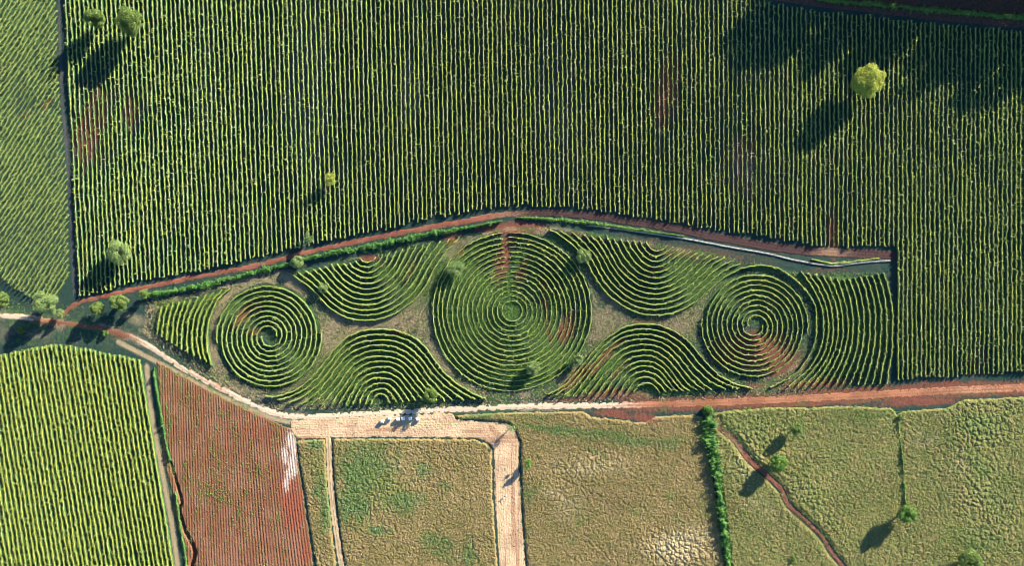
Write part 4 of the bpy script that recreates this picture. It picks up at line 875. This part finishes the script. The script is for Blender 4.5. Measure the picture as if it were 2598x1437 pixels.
def edge_p(px, py):
    x, y = px * S, py * S
    g = (poly_sd(G4, px, py) > -4) | (poly_sd(G3, px, py) > -4) | (poly_sd(G2, px, py) > 3) | (poly_sd(G1, px, py) > 3)
    return g * blobs(px, py, [(1900, 1080, 120, 50, 0, .7), (2200, 1050, 90, 18, 0, .9), (2480, 1080, 110, 50, 0, .8), (2480, 1180, 22, 70, -35, .9), (2530, 1260, 70, 90, 0, .6), (2480, 1370, 110, 60, 0, .7), (2060, 1270, 50, 120, -35, .5), (1400, 1090, 110, 14, 8, .7), (1560, 1110, 120, 20, 5, .7), (1690, 1120, 60, 24, 0, .6), (1230, 1058, 60, 8, 0, .7), (930, 1200, 80, 80, 0, .8), (900, 1280, 60, 60, 0, .8), (1010, 1270, 70, 40, 10, .6), (1125, 1235, 18, 12, 0, .9), (1110, 1380, 60, 40, 30, .5), (1190, 1410, 20, 50, 0, .6), (820, 1260, 20, 90, -6, .6), (1400, 1320, 90, 40, 0, .2), (1350, 1250, 30, 30, 0, .5)])
scatter('weeds', 60000, (rect(750, 1000, 2640, 1437), edge_p), .8, (.22, .5), M_weed, 'leafy green weeds and brambles in the rough grass fields below the road', 'weeds', 8, base=.3)
M_blade = leaf_mat('dry grass blade', (.13, .105, .042), (.24, .20, .10), scale=.25, trans=.25, patch=(.12, .135, .045), fine=2.2)
M_green_blade = leaf_mat('green grass blade', (.075, .105, .034), (.17, .185, .075), scale=.25, trans=.25, patch=(.15, .145, .06), fine=2.2)
def blades_p(fields):
    def f(px, py):
        m = np.zeros(px.shape)
        for g in fields: m = np.maximum(m, 1.0 * (poly_sd(g, px, py) > 3))
        return m * (line_d(PATH, px, py)[0] > 9) * (.5 + .5 * fbm(px * .02, py * .02, 2, 3))
    return f
scatter('dry_grass', 90000, (rect(750, 1035, 1850, 1437), blades_p((G1, G2, G3))), .50, (.16, .42), M_blade, 'dry grass blades and seed heads standing over the fields left of the overgrown hedge', 'dry grass', 10, per=3, base=.40)
scatter('grass', 70000, (rect(1800, 1005, 2640, 1437), blades_p((G4,))), .50, (.16, .42), M_green_blade, 'green and yellow grass blades standing over the field right of the overgrown hedge', 'grass', 11, per=3, base=.40)
def verge_p(px, py):
    d, f, s = line_d([(700, 1026), (900, 1030), (1150, 1022), (1400, 1018), (1700, 1008), (2000, 1000), (2260, 985)], px, py)
    d2, _, _ = line_d([(20, 780), (200, 800), (330, 815), (420, 880), (560, 960)], px, py)
    return .55 * np.exp(-(d / 10) ** 2) * (px < 1350) + .2 * np.exp(-(d / 8) ** 2) + .5 * np.exp(-(d2 / 22) ** 2)
scatter('weeds', 30000, (rect(0, 760, 2300, 1050), verge_p), .3, (.18, .4), M_weed, 'short green weeds on the verges of the dirt road', 'weeds', 9)

# a belt of tall trees just outside the top right corner throws the long shade over that vineyard
def wood():
    r = np.random.default_rng(12); Vs, Fs, o = [], [], 0
    for k in range(72):
        f = k / 71; px = 2090 + 960 * f + r.normal(0, 14); py = -105 + 120 * f + r.normal(0, 8) - (0, 38, 70)[k % 3]
        b = W((px, py)); H = r.uniform(19, 26); R = r.uniform(4, 5.5)
        for c in range(26):
            u = r.normal(0, 1, 3); u /= np.linalg.norm(u); c0 = lin((b[0], b[1], H * .5)) + u * (R * .8, R * .8, H * .46)
            v = r.normal(0, 1, (60, 3)); v /= np.linalg.norm(v, axis=1)[:, None]
            V, F = leaf_quads(c0 + v * R * .42 * r.uniform(.6, 1.05, (60, 1)), v + r.normal(0, .5, (60, 3)), r.uniform(.7, 1.2, 60), r); Vs.append(V); Fs.append(F + o); o += len(V)
        V, F = tube([(b[0], b[1], -.3), (b[0], b[1], H * .7)], [.35, .15]); Vs.append(V); Fs.append(F + o); o += len(V)
    tag(mesh_obj('wood', np.vstack(Vs), np.vstack(Fs), M_tree), 'belt of tall trees beyond the top right corner, shading the vineyard below it', 'wood', kind='stuff')
wood()
